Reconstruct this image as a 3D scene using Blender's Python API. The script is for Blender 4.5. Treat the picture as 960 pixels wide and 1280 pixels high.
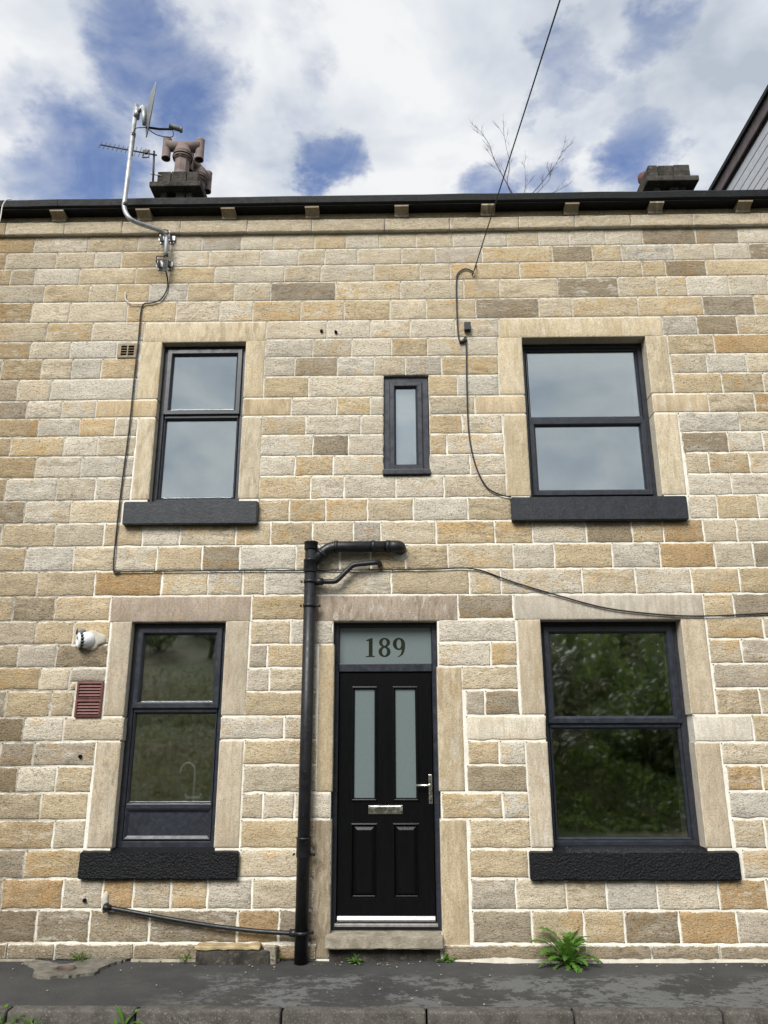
import bpy, bmesh, math, random
import numpy as np
from mathutils import Vector, Matrix, noise as mnoise
for o in list(bpy.data.objects): bpy.data.objects.remove(o)
sc = bpy.context.scene
col = sc.collection
R = math.radians
# ------------------------------------------------------------------ camera
D, H, FPX = 7.12, 1.758, 961.4            # metres to the facade, eye height, focal length in photo pixels
PITCH, YAW, ROLL = R(16.351), R(-0.9665), R(-0.1548)
def cam_axes():
    f = Vector((math.sin(YAW)*math.cos(PITCH), math.cos(YAW)*math.cos(PITCH), math.sin(PITCH)))
    r = Vector((math.cos(YAW), -math.sin(YAW), 0)); u = r.cross(f)
    c, s = math.cos(ROLL), math.sin(ROLL)
    return c*r+s*u, -s*r+c*u, f
RT, UP, FW = cam_axes()
CAM = Vector((0, -D, H))
def ray(px, py): return FW*FPX+RT*(px-480)-UP*(py-640)
def P(px, py, y=0.0):                      # where the pixel's ray meets the vertical plane y = const
    d = ray(px, py); return CAM+d*((y+D)/d.y)
def PG(px, py, z=0.0):                     # where it meets the level z
    d = ray(px, py); return CAM+d*((z-H)/d.z)
cd = bpy.data.cameras.new('camera'); co = bpy.data.objects.new('camera', cd); col.objects.link(co)
co.matrix_world = Matrix((( RT.x, UP.x, -FW.x, CAM.x), (RT.y, UP.y, -FW.y, CAM.y), (RT.z, UP.z, -FW.z, CAM.z), (0,0,0,1)))
cd.sensor_fit = 'VERTICAL'; cd.sensor_height = 36; cd.sensor_width = 36; cd.lens = 36*FPX/1280
cd.clip_start = .05; cd.clip_end = 2000
sc.camera = co
sc.cycles.max_bounces = 6; sc.cycles.diffuse_bounces = 2; sc.cycles.glossy_bounces = 3; sc.cycles.transparent_max_bounces = 8; sc.cycles.caustics_reflective = False; sc.cycles.caustics_refractive = False
# ------------------------------------------------------------------ light
SUN_EL, SUN_AZ = R(43), R(203)             # azimuth measured clockwise from +y: behind the camera
sd = bpy.data.lights.new('sun', 'SUN'); so = bpy.data.objects.new('sun', sd); col.objects.link(so)
sd.energy = 3.3; sd.angle = R(30); sd.color = (1, .98, .945)
sdir = Vector((math.sin(SUN_AZ)*math.cos(SUN_EL), math.cos(SUN_AZ)*math.cos(SUN_EL), math.sin(SUN_EL)))
so.rotation_euler = sdir.to_track_quat('Z', 'Y').to_euler(); so.location = (0, -6, 20)
sc.view_settings.view_transform = 'Standard'; sc.view_settings.look = 'None'
sc.view_settings.exposure = 0.60; sc.view_settings.gamma = 1
class NT:
    def __init__(s, tree): s.t = tree; s.n = tree.nodes; s.l = tree.links
    def new(s, typ, **kw):
        n = s.n.new(typ)
        for k, v in kw.items():
            if k == 'op': n.operation = v
            elif hasattr(n, k) and not k.startswith('i_'): setattr(n, k, v)
        return n
    def put(s, sock, v):
        if isinstance(v, bpy.types.NodeSocket): s.l.new(v, sock)
        elif isinstance(v, (int, float)) and sock.type == 'RGBA': sock.default_value = (v, v, v, 1)
        elif isinstance(v, (tuple, list)) and sock.type == 'RGBA' and len(v) == 3: sock.default_value = (*v, 1)
        else: sock.default_value = v
    def math(s, op, a, b=0.0, clamp=False):
        n = s.new('ShaderNodeMath', op=op); n.use_clamp = clamp
        s.put(n.inputs[0], a); s.put(n.inputs[1], b); return n.outputs[0]
    def vmath(s, op, a, b=(0, 0, 0)):
        n = s.new('ShaderNodeVectorMath', op=op); s.put(n.inputs[0], a); s.put(n.inputs[1], b)
        return n.outputs['Value'] if op in ('DOT_PRODUCT', 'LENGTH', 'DISTANCE') else n.outputs[0]
    def noise(s, vec, scale, detail=4, rough=.55, dist=0.0, out='Fac'):
        n = s.new('ShaderNodeTexNoise'); s.put(n.inputs['Vector'], vec)
        n.inputs['Scale'].default_value = scale; n.inputs['Detail'].default_value = detail
        n.inputs['Roughness'].default_value = rough; n.inputs['Distortion'].default_value = dist
        return n.outputs[out]
    def vor(s, vec, scale, out='Distance', feature='F1'):
        n = s.new('ShaderNodeTexVoronoi', feature=feature); s.put(n.inputs['Vector'], vec); n.inputs['Scale'].default_value = scale
        return n.outputs[out]
    def scale(s, vec, v):
        n = s.new('ShaderNodeMapping'); s.put(n.inputs['Vector'], vec); n.inputs['Scale'].default_value = v; return n.outputs[0]
    def ss(s, v, lo, hi, a=0.0, b=1.0, smooth=True):
        n = s.new('ShaderNodeMapRange'); n.interpolation_type = 'SMOOTHSTEP' if smooth else 'LINEAR'
        s.put(n.inputs['Value'], v)
        for i, x in zip(('From Min', 'From Max', 'To Min', 'To Max'), (lo, hi, a, b)): n.inputs[i].default_value = x
        return n.outputs['Result']
    def mix(s, f, a, b, mode='MIX'):
        n = s.new('ShaderNodeMix', data_type='RGBA', blend_type=mode)
        s.put(n.inputs[0], f); s.put(n.inputs[6], a); s.put(n.inputs[7], b); return n.outputs[2]
    def bump(s, h, strength=.5, dist=.01, normal=None):
        n = s.new('ShaderNodeBump'); n.inputs['Strength'].default_value = strength; n.inputs['Distance'].default_value = dist
        s.put(n.inputs['Height'], h)
        if normal is not None: s.l.new(normal, n.inputs['Normal'])
        return n.outputs[0]
# ------------------------------------------------------------------ sky: Nishita seen through broken cloud
w = bpy.data.worlds.new('World'); sc.world = w; w.use_nodes = True
g = NT(w.node_tree); g.n.clear()
wo = g.new('ShaderNodeOutputWorld'); bg = g.new('ShaderNodeBackground'); g.l.new(bg.outputs[0], wo.inputs[0])
sky = g.new('ShaderNodeTexSky'); sky.sky_type = 'NISHITA'; sky.sun_disc = False
sky.sun_elevation = SUN_EL; sky.sun_rotation = SUN_AZ; sky.altitude = 200; sky.air_density = 1.0; sky.dust_density = .6; sky.ozone_density = 2.2
tc = g.new('ShaderNodeTexCoord'); dv = g.vmath('NORMALIZE', tc.outputs['Generated'])
sp = g.new('ShaderNodeSeparateXYZ'); g.l.new(dv, sp.inputs[0])
zz = g.math('ADD', g.math('MAXIMUM', sp.outputs[2], 0.0), .18)
cb = g.new('ShaderNodeCombineXYZ')
g.l.new(g.math('DIVIDE', sp.outputs[0], zz), cb.inputs[0]); g.l.new(g.math('DIVIDE', sp.outputs[1], zz), cb.inputs[1])
pl = cb.outputs[0]
# ragged edges: the direction is jittered before it is compared with the clearings seen over the roof
jit = g.new('ShaderNodeVectorMath', operation='SUBTRACT'); g.l.new(g.noise(pl, 6.0, 6, .62, out='Color'), jit.inputs[0]); jit.inputs[1].default_value = (.5, .5, .5)
js = g.new('ShaderNodeVectorMath', operation='SCALE'); g.l.new(jit.outputs[0], js.inputs[0]); js.inputs['Scale'].default_value = .17
dj = g.vmath('NORMALIZE', g.vmath('ADD', dv, js.outputs[0]))
CLEAR = [(165, 5, 2.4, .9), (178, 45, 2.4, 1), (205, 90, 3.0, 1), (228, 130, 2.4, .85), (95, 190, 3.0, .95), (65, 215, 2.4, .85), (120, 155, 2.2, .7), (50, 140, 2.2, .5), (225, 170, 2.0, .6), (150, 210, 1.8, .5), (245, 30, 2.2, .5),
         (412, 207, 1.5, .9), (398, 185, 1.0, .6), (380, 120, 1.4, .45), (370, 40, 1.8, .4), (632, 222, 1.6, .85), (690, 228, 1.1, .65), (688, 120, 1.4, .8), (703, 75, 1.6, .9), (738, 92, 1.5, .85),
         (775, 125, 1.3, .7), (798, 188, 2.0, .95), (768, 160, 1.3, .6), (818, 47, 1.6, .95), (800, 65, 1.0, .6), (720, 180, 1.0, .5)]
hole = None
for px, py, rad, wt in CLEAR:
    d0 = ray(px, py).normalized()
    m = g.math('MULTIPLY', g.ss(g.vmath('DOT_PRODUCT', dj, tuple(d0)), math.cos(R(rad*1.9)), math.cos(R(rad*.05))), wt)
    hole = m if hole is None else g.math('MAXIMUM', hole, m)
f1 = g.noise(g.vmath('ADD', pl, (3.1, 7.7, 0)), 1.5, 6, .6, .5)
f2 = g.noise(g.vmath('ADD', pl, (11.3, 2.2, 5.0)), 2.6, 5, .58, .4)
wisp = g.noise(g.vmath('ADD', pl, (6.0, 1.0, 9.0)), 8.0, 6, .62, .7)
cover = g.ss(g.math('SUBTRACT', g.math('ADD', g.math('ADD', f1, .03), g.math('MULTIPLY', g.math('SUBTRACT', wisp, .2), .52)), g.math('MULTIPLY', hole, .50)), .06, .66, .06, 1.0)
f3 = g.noise(g.vmath('ADD', pl, (1.3, 4.2, 2.0)), 7.0, 4, .6, .3)
shade = g.math('ADD', g.math('MULTIPLY', f2, .75), g.math('MULTIPLY', f3, .25))
cr = g.new('ShaderNodeValToRGB'); g.l.new(shade, cr.inputs[0])
K = 10.0
e = cr.color_ramp.elements
e[0].position = .36; e[0].color = (.50*K, .56*K, .65*K, 1)
e[1].position = .58; e[1].color = (.93*K, .945*K, .96*K, 1)
mid = e.new(.47); mid.color = (.72*K, .765*K, .83*K, 1)
blue = g.mix(1.0, sky.outputs[0], (1.25, 1.45, 1.85), 'MULTIPLY')
g.l.new(g.mix(cover, blue, cr.outputs[0]), bg.inputs[0]); bg.inputs[1].default_value = .064
# ------------------------------------------------------------------ materials
def lin(c): return tuple(((v/255)/12.92 if v/255 <= .04045 else ((v/255+.055)/1.055)**2.4) for v in c)
MATS = {}
def newmat(name):
    m = bpy.data.materials.new(name); m.use_nodes = True; q = NT(m.node_tree); q.n.clear()
    o = q.new('ShaderNodeOutputMaterial'); b = q.new('ShaderNodeBsdfPrincipled'); q.l.new(b.outputs[0], o.inputs[0])
    MATS[name] = m; return q, b, o
def coords(q, rnd=True):
    t = q.new('ShaderNodeTexCoord').outputs['Object']
    if not rnd: return t
    oi = q.new('ShaderNodeObjectInfo'); s = q.new('ShaderNodeVectorMath', operation='SCALE')
    s.inputs[0].default_value = (37.1, 91.7, 53.3); q.l.new(oi.outputs['Random'], s.inputs['Scale'])
    return q.vmath('ADD', t, s.outputs[0])
def plain(name, c, rough=.5, metal=0.0, spec=.5, bumpscale=None, bumps=.3, bdist=.002, vary=.15, vscale=9, coat=0, dust=None):
    q, b, o = newmat(name); v = coords(q)
    n = q.noise(v, vscale, 4, .62)
    cc = q.mix(q.ss(n, .3, .7), tuple(x*(1-vary) for x in c), tuple(min(1, x*(1+vary)) for x in c))
    if dust:
        dm = q.math('MULTIPLY', q.ss(q.noise(v, vscale*3.7, 5, .7), .52, .72), dust[1]); cc = q.mix(dm, cc, dust[0])
    q.put(b.inputs['Base Color'], cc)
    q.put(b.inputs['Roughness'], q.ss(q.noise(v, vscale*2, 2), .3, .7, max(.03, rough-.08), min(1, rough+.08)))
    b.inputs['Metallic'].default_value = metal; b.inputs['Specular IOR Level'].default_value = spec
    if coat: b.inputs['Coat Weight'].default_value = coat; b.inputs['Coat Roughness'].default_value = .08
    if bumpscale: q.l.new(q.bump(q.noise(v, bumpscale, 4, .68), bumps, bdist), b.inputs['Normal'])
    return MATS[name]
def stone_mat(name, rough_face, fixed=None):
    q, b, o = newmat(name); v = coords(q)
    oi = q.new('ShaderNodeObjectInfo'); base = oi.outputs['Color'] if fixed is None else (*fixed, 1)
    pos = q.new('ShaderNodeNewGeometry').outputs['Position']
    bed = q.scale(v, (1.0, 1.0, 3.2)) if rough_face else q.scale(v, (2.6, 1.0, .8))
    big = q.noise(bed, 3.0, 3, .6, .8); med = q.noise(bed, 13, 5, .64, .4); fine = q.noise(v, 85, 3, .75)
    c = q.mix(q.ss(big, .32, .70), q.mix(1, base, (.87, .85, .82), 'MULTIPLY'), q.mix(1, base, (1.08, 1.07, 1.05), 'MULTIPLY'))
    c = q.mix(q.math('MULTIPLY', q.ss(med, .34, .62, 1, 0), .38), c, q.mix(1, base, (.62, .58, .52), 'MULTIPLY'))
    # iron staining: only some stones, in patches with their own outline
    st = q.math('MULTIPLY', q.ss(q.noise(q.scale(v, (1, 1, 1.3)), 3.6, 4, .55, 1.4), .52, .58), q.ss(oi.outputs['Random'], .30, .9, 0, .80 if rough_face else .25))
    c = q.mix(st, c, q.mix(1, base, (.91, .76, .56), 'MULTIPLY'))
    # grey lichen and soot in drifts over the wall
    so_ = q.math('MULTIPLY', q.ss(q.noise(pos, 2.6, 4, .66, .5), .55, .72), .42 if rough_face else .28)
    c = q.mix(so_, c, q.mix(1, base, (.50, .50, .50), 'MULTIPLY'))
    # a few stones carry old soot crusts, others a paler scrubbed patch
    cru = q.math('MULTIPLY', q.ss(q.noise(bed, 5.5, 4, .7, .7), .50, .64), q.ss(q.math('FRACT', q.math('MULTIPLY', oi.outputs['Random'], 7.31)), .40, .95, 0, .72))
    c = q.mix(cru, c, q.mix(1, base, (.50, .46, .42), 'MULTIPLY'))
    pale = q.math('MULTIPLY', q.ss(q.noise(bed, 6.5, 3, .66, .5), .54, .64), q.ss(q.math('FRACT', q.math('MULTIPLY', oi.outputs['Random'], 13.7)), .4, 1.0, 0, .55))
    c = q.mix(pale, c, (.60, .565, .50))
    pit = q.math('MULTIPLY', q.ss(fine, .36, .46, 1, 0), .66 if rough_face else .60)
    c = q.mix(pit, c, q.mix(1, base, (.42, .38, .33), 'MULTIPLY'))
    c = q.mix(q.math('MULTIPLY', q.ss(fine, .56, .66), .42), c, q.mix(1, base, (1.28, 1.28, 1.26), 'MULTIPLY'))
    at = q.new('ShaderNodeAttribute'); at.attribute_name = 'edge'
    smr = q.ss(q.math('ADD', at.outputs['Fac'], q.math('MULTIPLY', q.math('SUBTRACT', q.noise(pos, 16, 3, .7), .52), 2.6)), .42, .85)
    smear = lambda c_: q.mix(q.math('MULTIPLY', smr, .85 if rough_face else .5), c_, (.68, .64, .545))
    b.inputs['Roughness'].default_value = .93; b.inputs['Specular IOR Level'].default_value = .2
    if rough_face:
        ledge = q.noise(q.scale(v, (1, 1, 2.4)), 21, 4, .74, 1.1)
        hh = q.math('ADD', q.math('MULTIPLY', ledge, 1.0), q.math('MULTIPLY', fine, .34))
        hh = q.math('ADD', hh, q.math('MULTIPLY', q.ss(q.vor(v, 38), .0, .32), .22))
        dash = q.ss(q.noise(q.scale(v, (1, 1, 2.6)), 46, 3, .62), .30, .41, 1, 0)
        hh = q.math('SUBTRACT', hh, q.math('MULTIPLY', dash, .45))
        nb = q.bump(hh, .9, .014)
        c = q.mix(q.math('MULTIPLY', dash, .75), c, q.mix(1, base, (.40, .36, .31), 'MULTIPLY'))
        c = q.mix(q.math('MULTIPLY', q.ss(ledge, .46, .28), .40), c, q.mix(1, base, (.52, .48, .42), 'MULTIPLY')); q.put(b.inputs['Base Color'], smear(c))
    else:
        hh = q.math('ADD', q.math('MULTIPLY', q.noise(q.scale(v, (1.6, 1, .5)), 30, 6, .65), .6), q.math('MULTIPLY', fine, .5))
        nb = q.bump(hh, .9, .010)
        sk = q.math('MULTIPLY', q.ss(q.noise(q.scale(v, (5.0, 1, .55)), 4.2, 5, .66), .50, .66), .52)
        c = q.mix(sk, c, q.mix(1, base, (.66, .58, .48), 'MULTIPLY')); q.put(b.inputs['Base Color'], smear(c))
    q.l.new(nb, b.inputs['Normal'])
    return MATS[name]
def edge_attr(me, flags):
    a_ = me.attributes.new('edge', 'FLOAT', 'POINT'); a_.data.foreach_set('value', flags)
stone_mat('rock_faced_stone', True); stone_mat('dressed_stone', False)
def mortar_mat():
    q, b, o = newmat('mortar'); v = coords(q, False)
    n = q.noise(v, 7, 5, .7); n2 = q.noise(v, 1.1, 2, .6)
    c = q.mix(q.ss(n, .3, .7), (.64, .60, .505), (.82, .785, .69))
    zz = q.new('ShaderNodeSeparateXYZ'); q.l.new(v, zz.inputs[0])
    # old, unrepointed lime joints high up and along the party line with the next house
    old = q.math('MAXIMUM', q.ss(q.math('ADD', zz.outputs[2], q.math('MULTIPLY', n2, 2.2)), 5.3, 7.2, 0, .55), q.ss(q.math('SUBTRACT', zz.outputs[0], q.math('MULTIPLY', n2, .8)), -3.15, -3.75, 0, .8))
    c = q.mix(old, c, q.mix(q.ss(n, .4, .6), (.13, .11, .085), (.42, .36, .26)))
    q.put(b.inputs['Base Color'], c); b.inputs['Roughness'].default_value = .95; b.inputs['Specular IOR Level'].default_value = .15
    q.l.new(q.bump(q.noise(v, 60, 3, .7), .6, .008), b.inputs['Normal'])
mortar_mat()
plain('fresh_mortar', (.46, .43, .36), .95, spec=.15, bumpscale=50, bumps=.7, bdist=.01, vary=.12)
plain('anthracite_frame', (.019, .022, .030), .36, spec=.45, bumpscale=160, bumps=.12, bdist=.0008, vary=.12, dust=((.09, .09, .09), .25))
plain('sill_paint', (.015, .017, .022), .52, spec=.4, bumpscale=30, bumps=.5, bdist=.006, vary=.2, dust=((.10, .10, .10), .22))
def rough_black():
    q, b, o = newmat('rough_black_paint'); v = coords(q)
    n = q.noise(v, 48, 8, .7, .4); sp_ = q.vor(v, 60)
    q.put(b.inputs['Base Color'], q.mix(q.ss(n, .56, .72), (.0045, .0048, .006), (.022, .024, .028)))
    b.inputs['Roughness'].default_value = .45; b.inputs['Specular IOR Level'].default_value = .25
    q.l.new(q.bump(q.math('ADD', n, q.math('MULTIPLY', sp_, .4)), .9, .014), b.inputs['Normal'])
rough_black()
def door_mat():
    q, b, o = newmat('black_grained_door'); v = coords(q, False)
    gr = q.noise(q.scale(v, (26, 1, 1.6)), 3.2, 6, .6, 1.6)
    q.put(b.inputs['Base Color'], q.mix(q.ss(gr, .4, .62), (.002, .002, .0023), (.0035, .0036, .0045)))
    b.inputs['Roughness'].default_value = .30; b.inputs['Specular IOR Level'].default_value = .22
    q.l.new(q.bump(gr, .35, .002), b.inputs['Normal'])
door_mat()
plain('black_plastic', (.009, .0095, .0115), .44, spec=.4, bumpscale=14, bumps=.12, bdist=.003, vary=.25, dust=((.07, .07, .07), .3))
plain('black_cable', (.012, .011, .010), .6, vary=.2)
plain('white_cable', (.62, .60, .55), .5, vary=.1)
plain('gutter_paint', (.009, .010, .011), .6, spec=.25, bumpscale=18, bumps=.6, bdist=.006, vary=.35, dust=((.06, .06, .055), .35))
plain('soffit_paint', (.006, .006, .007), .7, spec=.2, bumpscale=22, bumps=.5, bdist=.004, vary=.4)
plain('galvanised_steel', (.36, .37, .38), .5, metal=.6, bumpscale=40, bumps=.15, bdist=.001, vary=.25, dust=((.18, .17, .16), .5))
plain('dish_paint', (.17, .178, .185), .5, spec=.4, vary=.15)
plain('chrome', (.95, .95, .93), .25, metal=.15, vary=.05)
plain('brushed_steel', (.72, .70, .64), .26, metal=1, bumpscale=90, bumps=.1, bdist=.0006, vary=.08)
plain('aluminium', (.40, .39, .39), .42, metal=.7, vary=.06)
plain('white_plastic', (.74, .75, .76), .38, vary=.05)
plain('brown_plastic', (.115, .034, .026), .45, vary=.2, dust=((.25, .14, .11), .35))
plain('dark_inside', (.006, .006, .006), .9, spec=.1)  # near-black: shade inside openings put into the colour; also black fittings
plain('sooty_stone', (.050, .046, .040), .95, spec=.15, bumpscale=22, bumps=.9, bdist=.02, vary=.45, vscale=6, dust=((.20, .18, .14), .5))
plain('terracotta_buff', (.185, .142, .130), .8, spec=.2, bumpscale=20, bumps=.25, bdist=.004, vary=.22, vscale=7, dust=((.10, .08, .07), .4))
plain('red_clay', (.12, .06, .05), .85, spec=.2, vary=.25)
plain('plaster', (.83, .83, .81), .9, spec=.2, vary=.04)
plain('dim_plaster', (.16, .16, .155), .9, spec=.2, vary=.08)  # darker plaster: the dimness of the ground floor is put into the colour
plain('slate', (.045, .048, .055), .6, bumpscale=8, bumps=.5, bdist=.01, vary=.4, vscale=4)
plain('brown_fascia', (.105, .078, .076), .6, bumpscale=20, bumps=.3, bdist=.003, vary=.3)
plain('grey_soffit', (.50, .51, .53), .55, vary=.08)
plain('concrete', (.27, .24, .185), .95, spec=.15, bumpscale=28, bumps=.8, bdist=.012, vary=.25, dust=((.12, .11, .09), .5))
plain('old_concrete', (.15, .14, .115), .95, spec=.15, bumpscale=28, bumps=.8, bdist=.012, vary=.35, dust=((.06, .055, .045), .6))
plain('rust', (.09, .065, .05), .8, bumpscale=30, bumps=.6, bdist=.004, vary=.4)
plain('yellow_sandstone', (.36, .28, .16), .95, spec=.15, bumpscale=30, bumps=.9, bdist=.012, vary=.3, dust=((.10, .09, .07), .5))
plain('bark', (.075, .060, .048), .95, spec=.15, bumpscale=16, bumps=.8, bdist=.02, vary=.35)
plain('twig', (.055, .045, .040), .9, spec=.2, vary=.3)
plain('number_dark_glass', (.018, .022, .014), .12, spec=.5, vary=.1)  # opaque dark: the reflection in the clear figures is put into the colour
def frosted():
    q, b, o = newmat('frosted_glass'); v = coords(q)
    n = q.noise(v, 220, 4, .7)
    q.put(b.inputs['Base Color'], q.mix(q.ss(n, .35, .65), (.105, .135, .135), (.135, .170, .168)))
    b.inputs['Roughness'].default_value = .42; b.inputs['Specular IOR Level'].default_value = .5
    q.l.new(q.bump(n, .15, .001), b.inputs['Normal'])
frosted()
def window_glass():
    q, b, o = newmat('window_glass'); q.n.remove(b)
    fr = q.new('ShaderNodeFresnel'); fr.inputs['IOR'].default_value = 1.5
    fac = q.math('ADD', q.math('MULTIPLY', fr.outputs[0], 1.3), .27, True)      # coated double glazing: four reflecting faces
    tr = q.new('ShaderNodeBsdfTransparent'); tr.inputs[0].default_value = (.95, .98, .965, 1)
    gl = q.new('ShaderNodeBsdfGlossy'); gl.inputs['Roughness'].default_value = .028; gl.inputs['Color'].default_value = (.90, .97, 1.0, 1)
    wv = q.noise(coords(q), 1.6, 2, .5); q.l.new(q.bump(wv, .12, .01), gl.inputs['Normal'])
    mx = q.new('ShaderNodeMixShader'); q.l.new(fac, mx.inputs[0]); q.l.new(tr.outputs[0], mx.inputs[1]); q.l.new(gl.outputs[0], mx.inputs[2])
    q.l.new(mx.outputs[0], o.inputs[0])
window_glass()
def asphalt():
    q, b, o = newmat('asphalt'); v = coords(q, False)
    fine = q.noise(v, 130, 5, .75); agg = q.vor(v, 95); n = q.noise(v, 1.6, 7, .65)
    c = q.mix(q.ss(n, .3, .7), (.036, .036, .036), (.062, .062, .060))
    c = q.mix(q.math('MULTIPLY', q.ss(fine, .55, .7), .5), c, (.13, .128, .12))
    sv = q.scale(v, (1.0, 1.25, 1)); sx = q.new('ShaderNodeSeparateXYZ'); q.l.new(v, sx.inputs[0])
    patch = q.noise(sv, 9.5, 7, .78, .35)
    # worn film that has flaked off in islands, over most of the walked strip
    where = q.math('MULTIPLY', q.ss(q.math('ADD', sx.outputs[0], q.math('MULTIPLY', n, 1.2)), -1.6, -.4), q.ss(q.math('ADD', sx.outputs[1], q.math('MULTIPLY', n, .35)), -.08, -.34))
    drift = q.ss(q.noise(sv, 1.5, 2, .5), .36, .62, -.10, .06)
    mk = q.math('MULTIPLY', q.ss(q.math('ADD', patch, q.math('ADD', drift, q.math('MULTIPLY', where, .08))), .555, .60), where)
    c = q.mix(q.math('MULTIPLY', mk, .45), c, q.mix(q.ss(fine, .35, .65), (.16, .165, .163), (.25, .255, .25)))
    q.put(b.inputs['Base Color'], c); b.inputs['Roughness'].default_value = .85; b.inputs['Specular IOR Level'].default_value = .3
    q.l.new(q.bump(q.math('ADD', fine, q.math('MULTIPLY', agg, .6)), .7, .008), b.inputs['Normal'])
asphalt()
def kerbmat():
    q, b, o = newmat('kerb_stone'); v = coords(q)
    n = q.noise(v, 9, 8, .7); f = q.noise(v, 80, 5, .7)
    c = q.mix(q.ss(n, .35, .65), (.045, .041, .034), (.095, .088, .075))
    c = q.mix(q.math('MULTIPLY', q.ss(f, .55, .66), .5), c, (.30, .285, .25))
    q.put(b.inputs['Base Color'], c); b.inputs['Roughness'].default_value = .92
    q.l.new(q.bump(q.math('ADD', n, q.math('MULTIPLY', f, .5)), .7, .010), b.inputs['Normal'])
kerbmat()
def leafmat(name, c1, c2, trans=.35):
    q, b, o = newmat(name); v = coords(q)
    q.put(b.inputs['Base Color'], q.mix(q.ss(q.noise(v, 12, 4), .3, .7), c1, c2))
    b.inputs['Roughness'].default_value = .5; b.inputs['Specular IOR Level'].default_value = .35
    t = q.new('ShaderNodeBsdfTranslucent'); q.put(t.inputs[0], tuple(x*1.3 for x in c2))
    mx = q.new('ShaderNodeMixShader'); mx.inputs[0].default_value = trans
    q.l.new(b.outputs[0], mx.inputs[1]); q.l.new(t.outputs[0], mx.inputs[2]); q.l.new(mx.outputs[0], o.inputs[0])
leafmat('weed_leaf', (.070, .155, .022), (.12, .25, .045))
leafmat('grass_blade', (.075, .14, .025), (.14, .22, .05))
leafmat('tree_leaf', (.060, .100, .022), (.125, .165, .040), .5)
leafmat('olive_leaf', (.085, .085, .032), (.15, .135, .06), .45)
def hillmat():
    q, b, o = newmat('rough_grass_slope'); v = coords(q, False)
    n = q.noise(v, .22, 8, .68); n2 = q.noise(v, 1.4, 8, .7)
    c = q.mix(q.ss(n, .4, .6), (.10, .115, .040), (.16, .125, .075))
    c = q.mix(q.ss(n2, .5, .68), c, (.055, .058, .030))
    q.put(b.inputs['Base Color'], c); b.inputs['Roughness'].default_value = .95
    q.l.new(q.bump(n2, .8, .3), b.inputs['Normal'])
hillmat()
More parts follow.
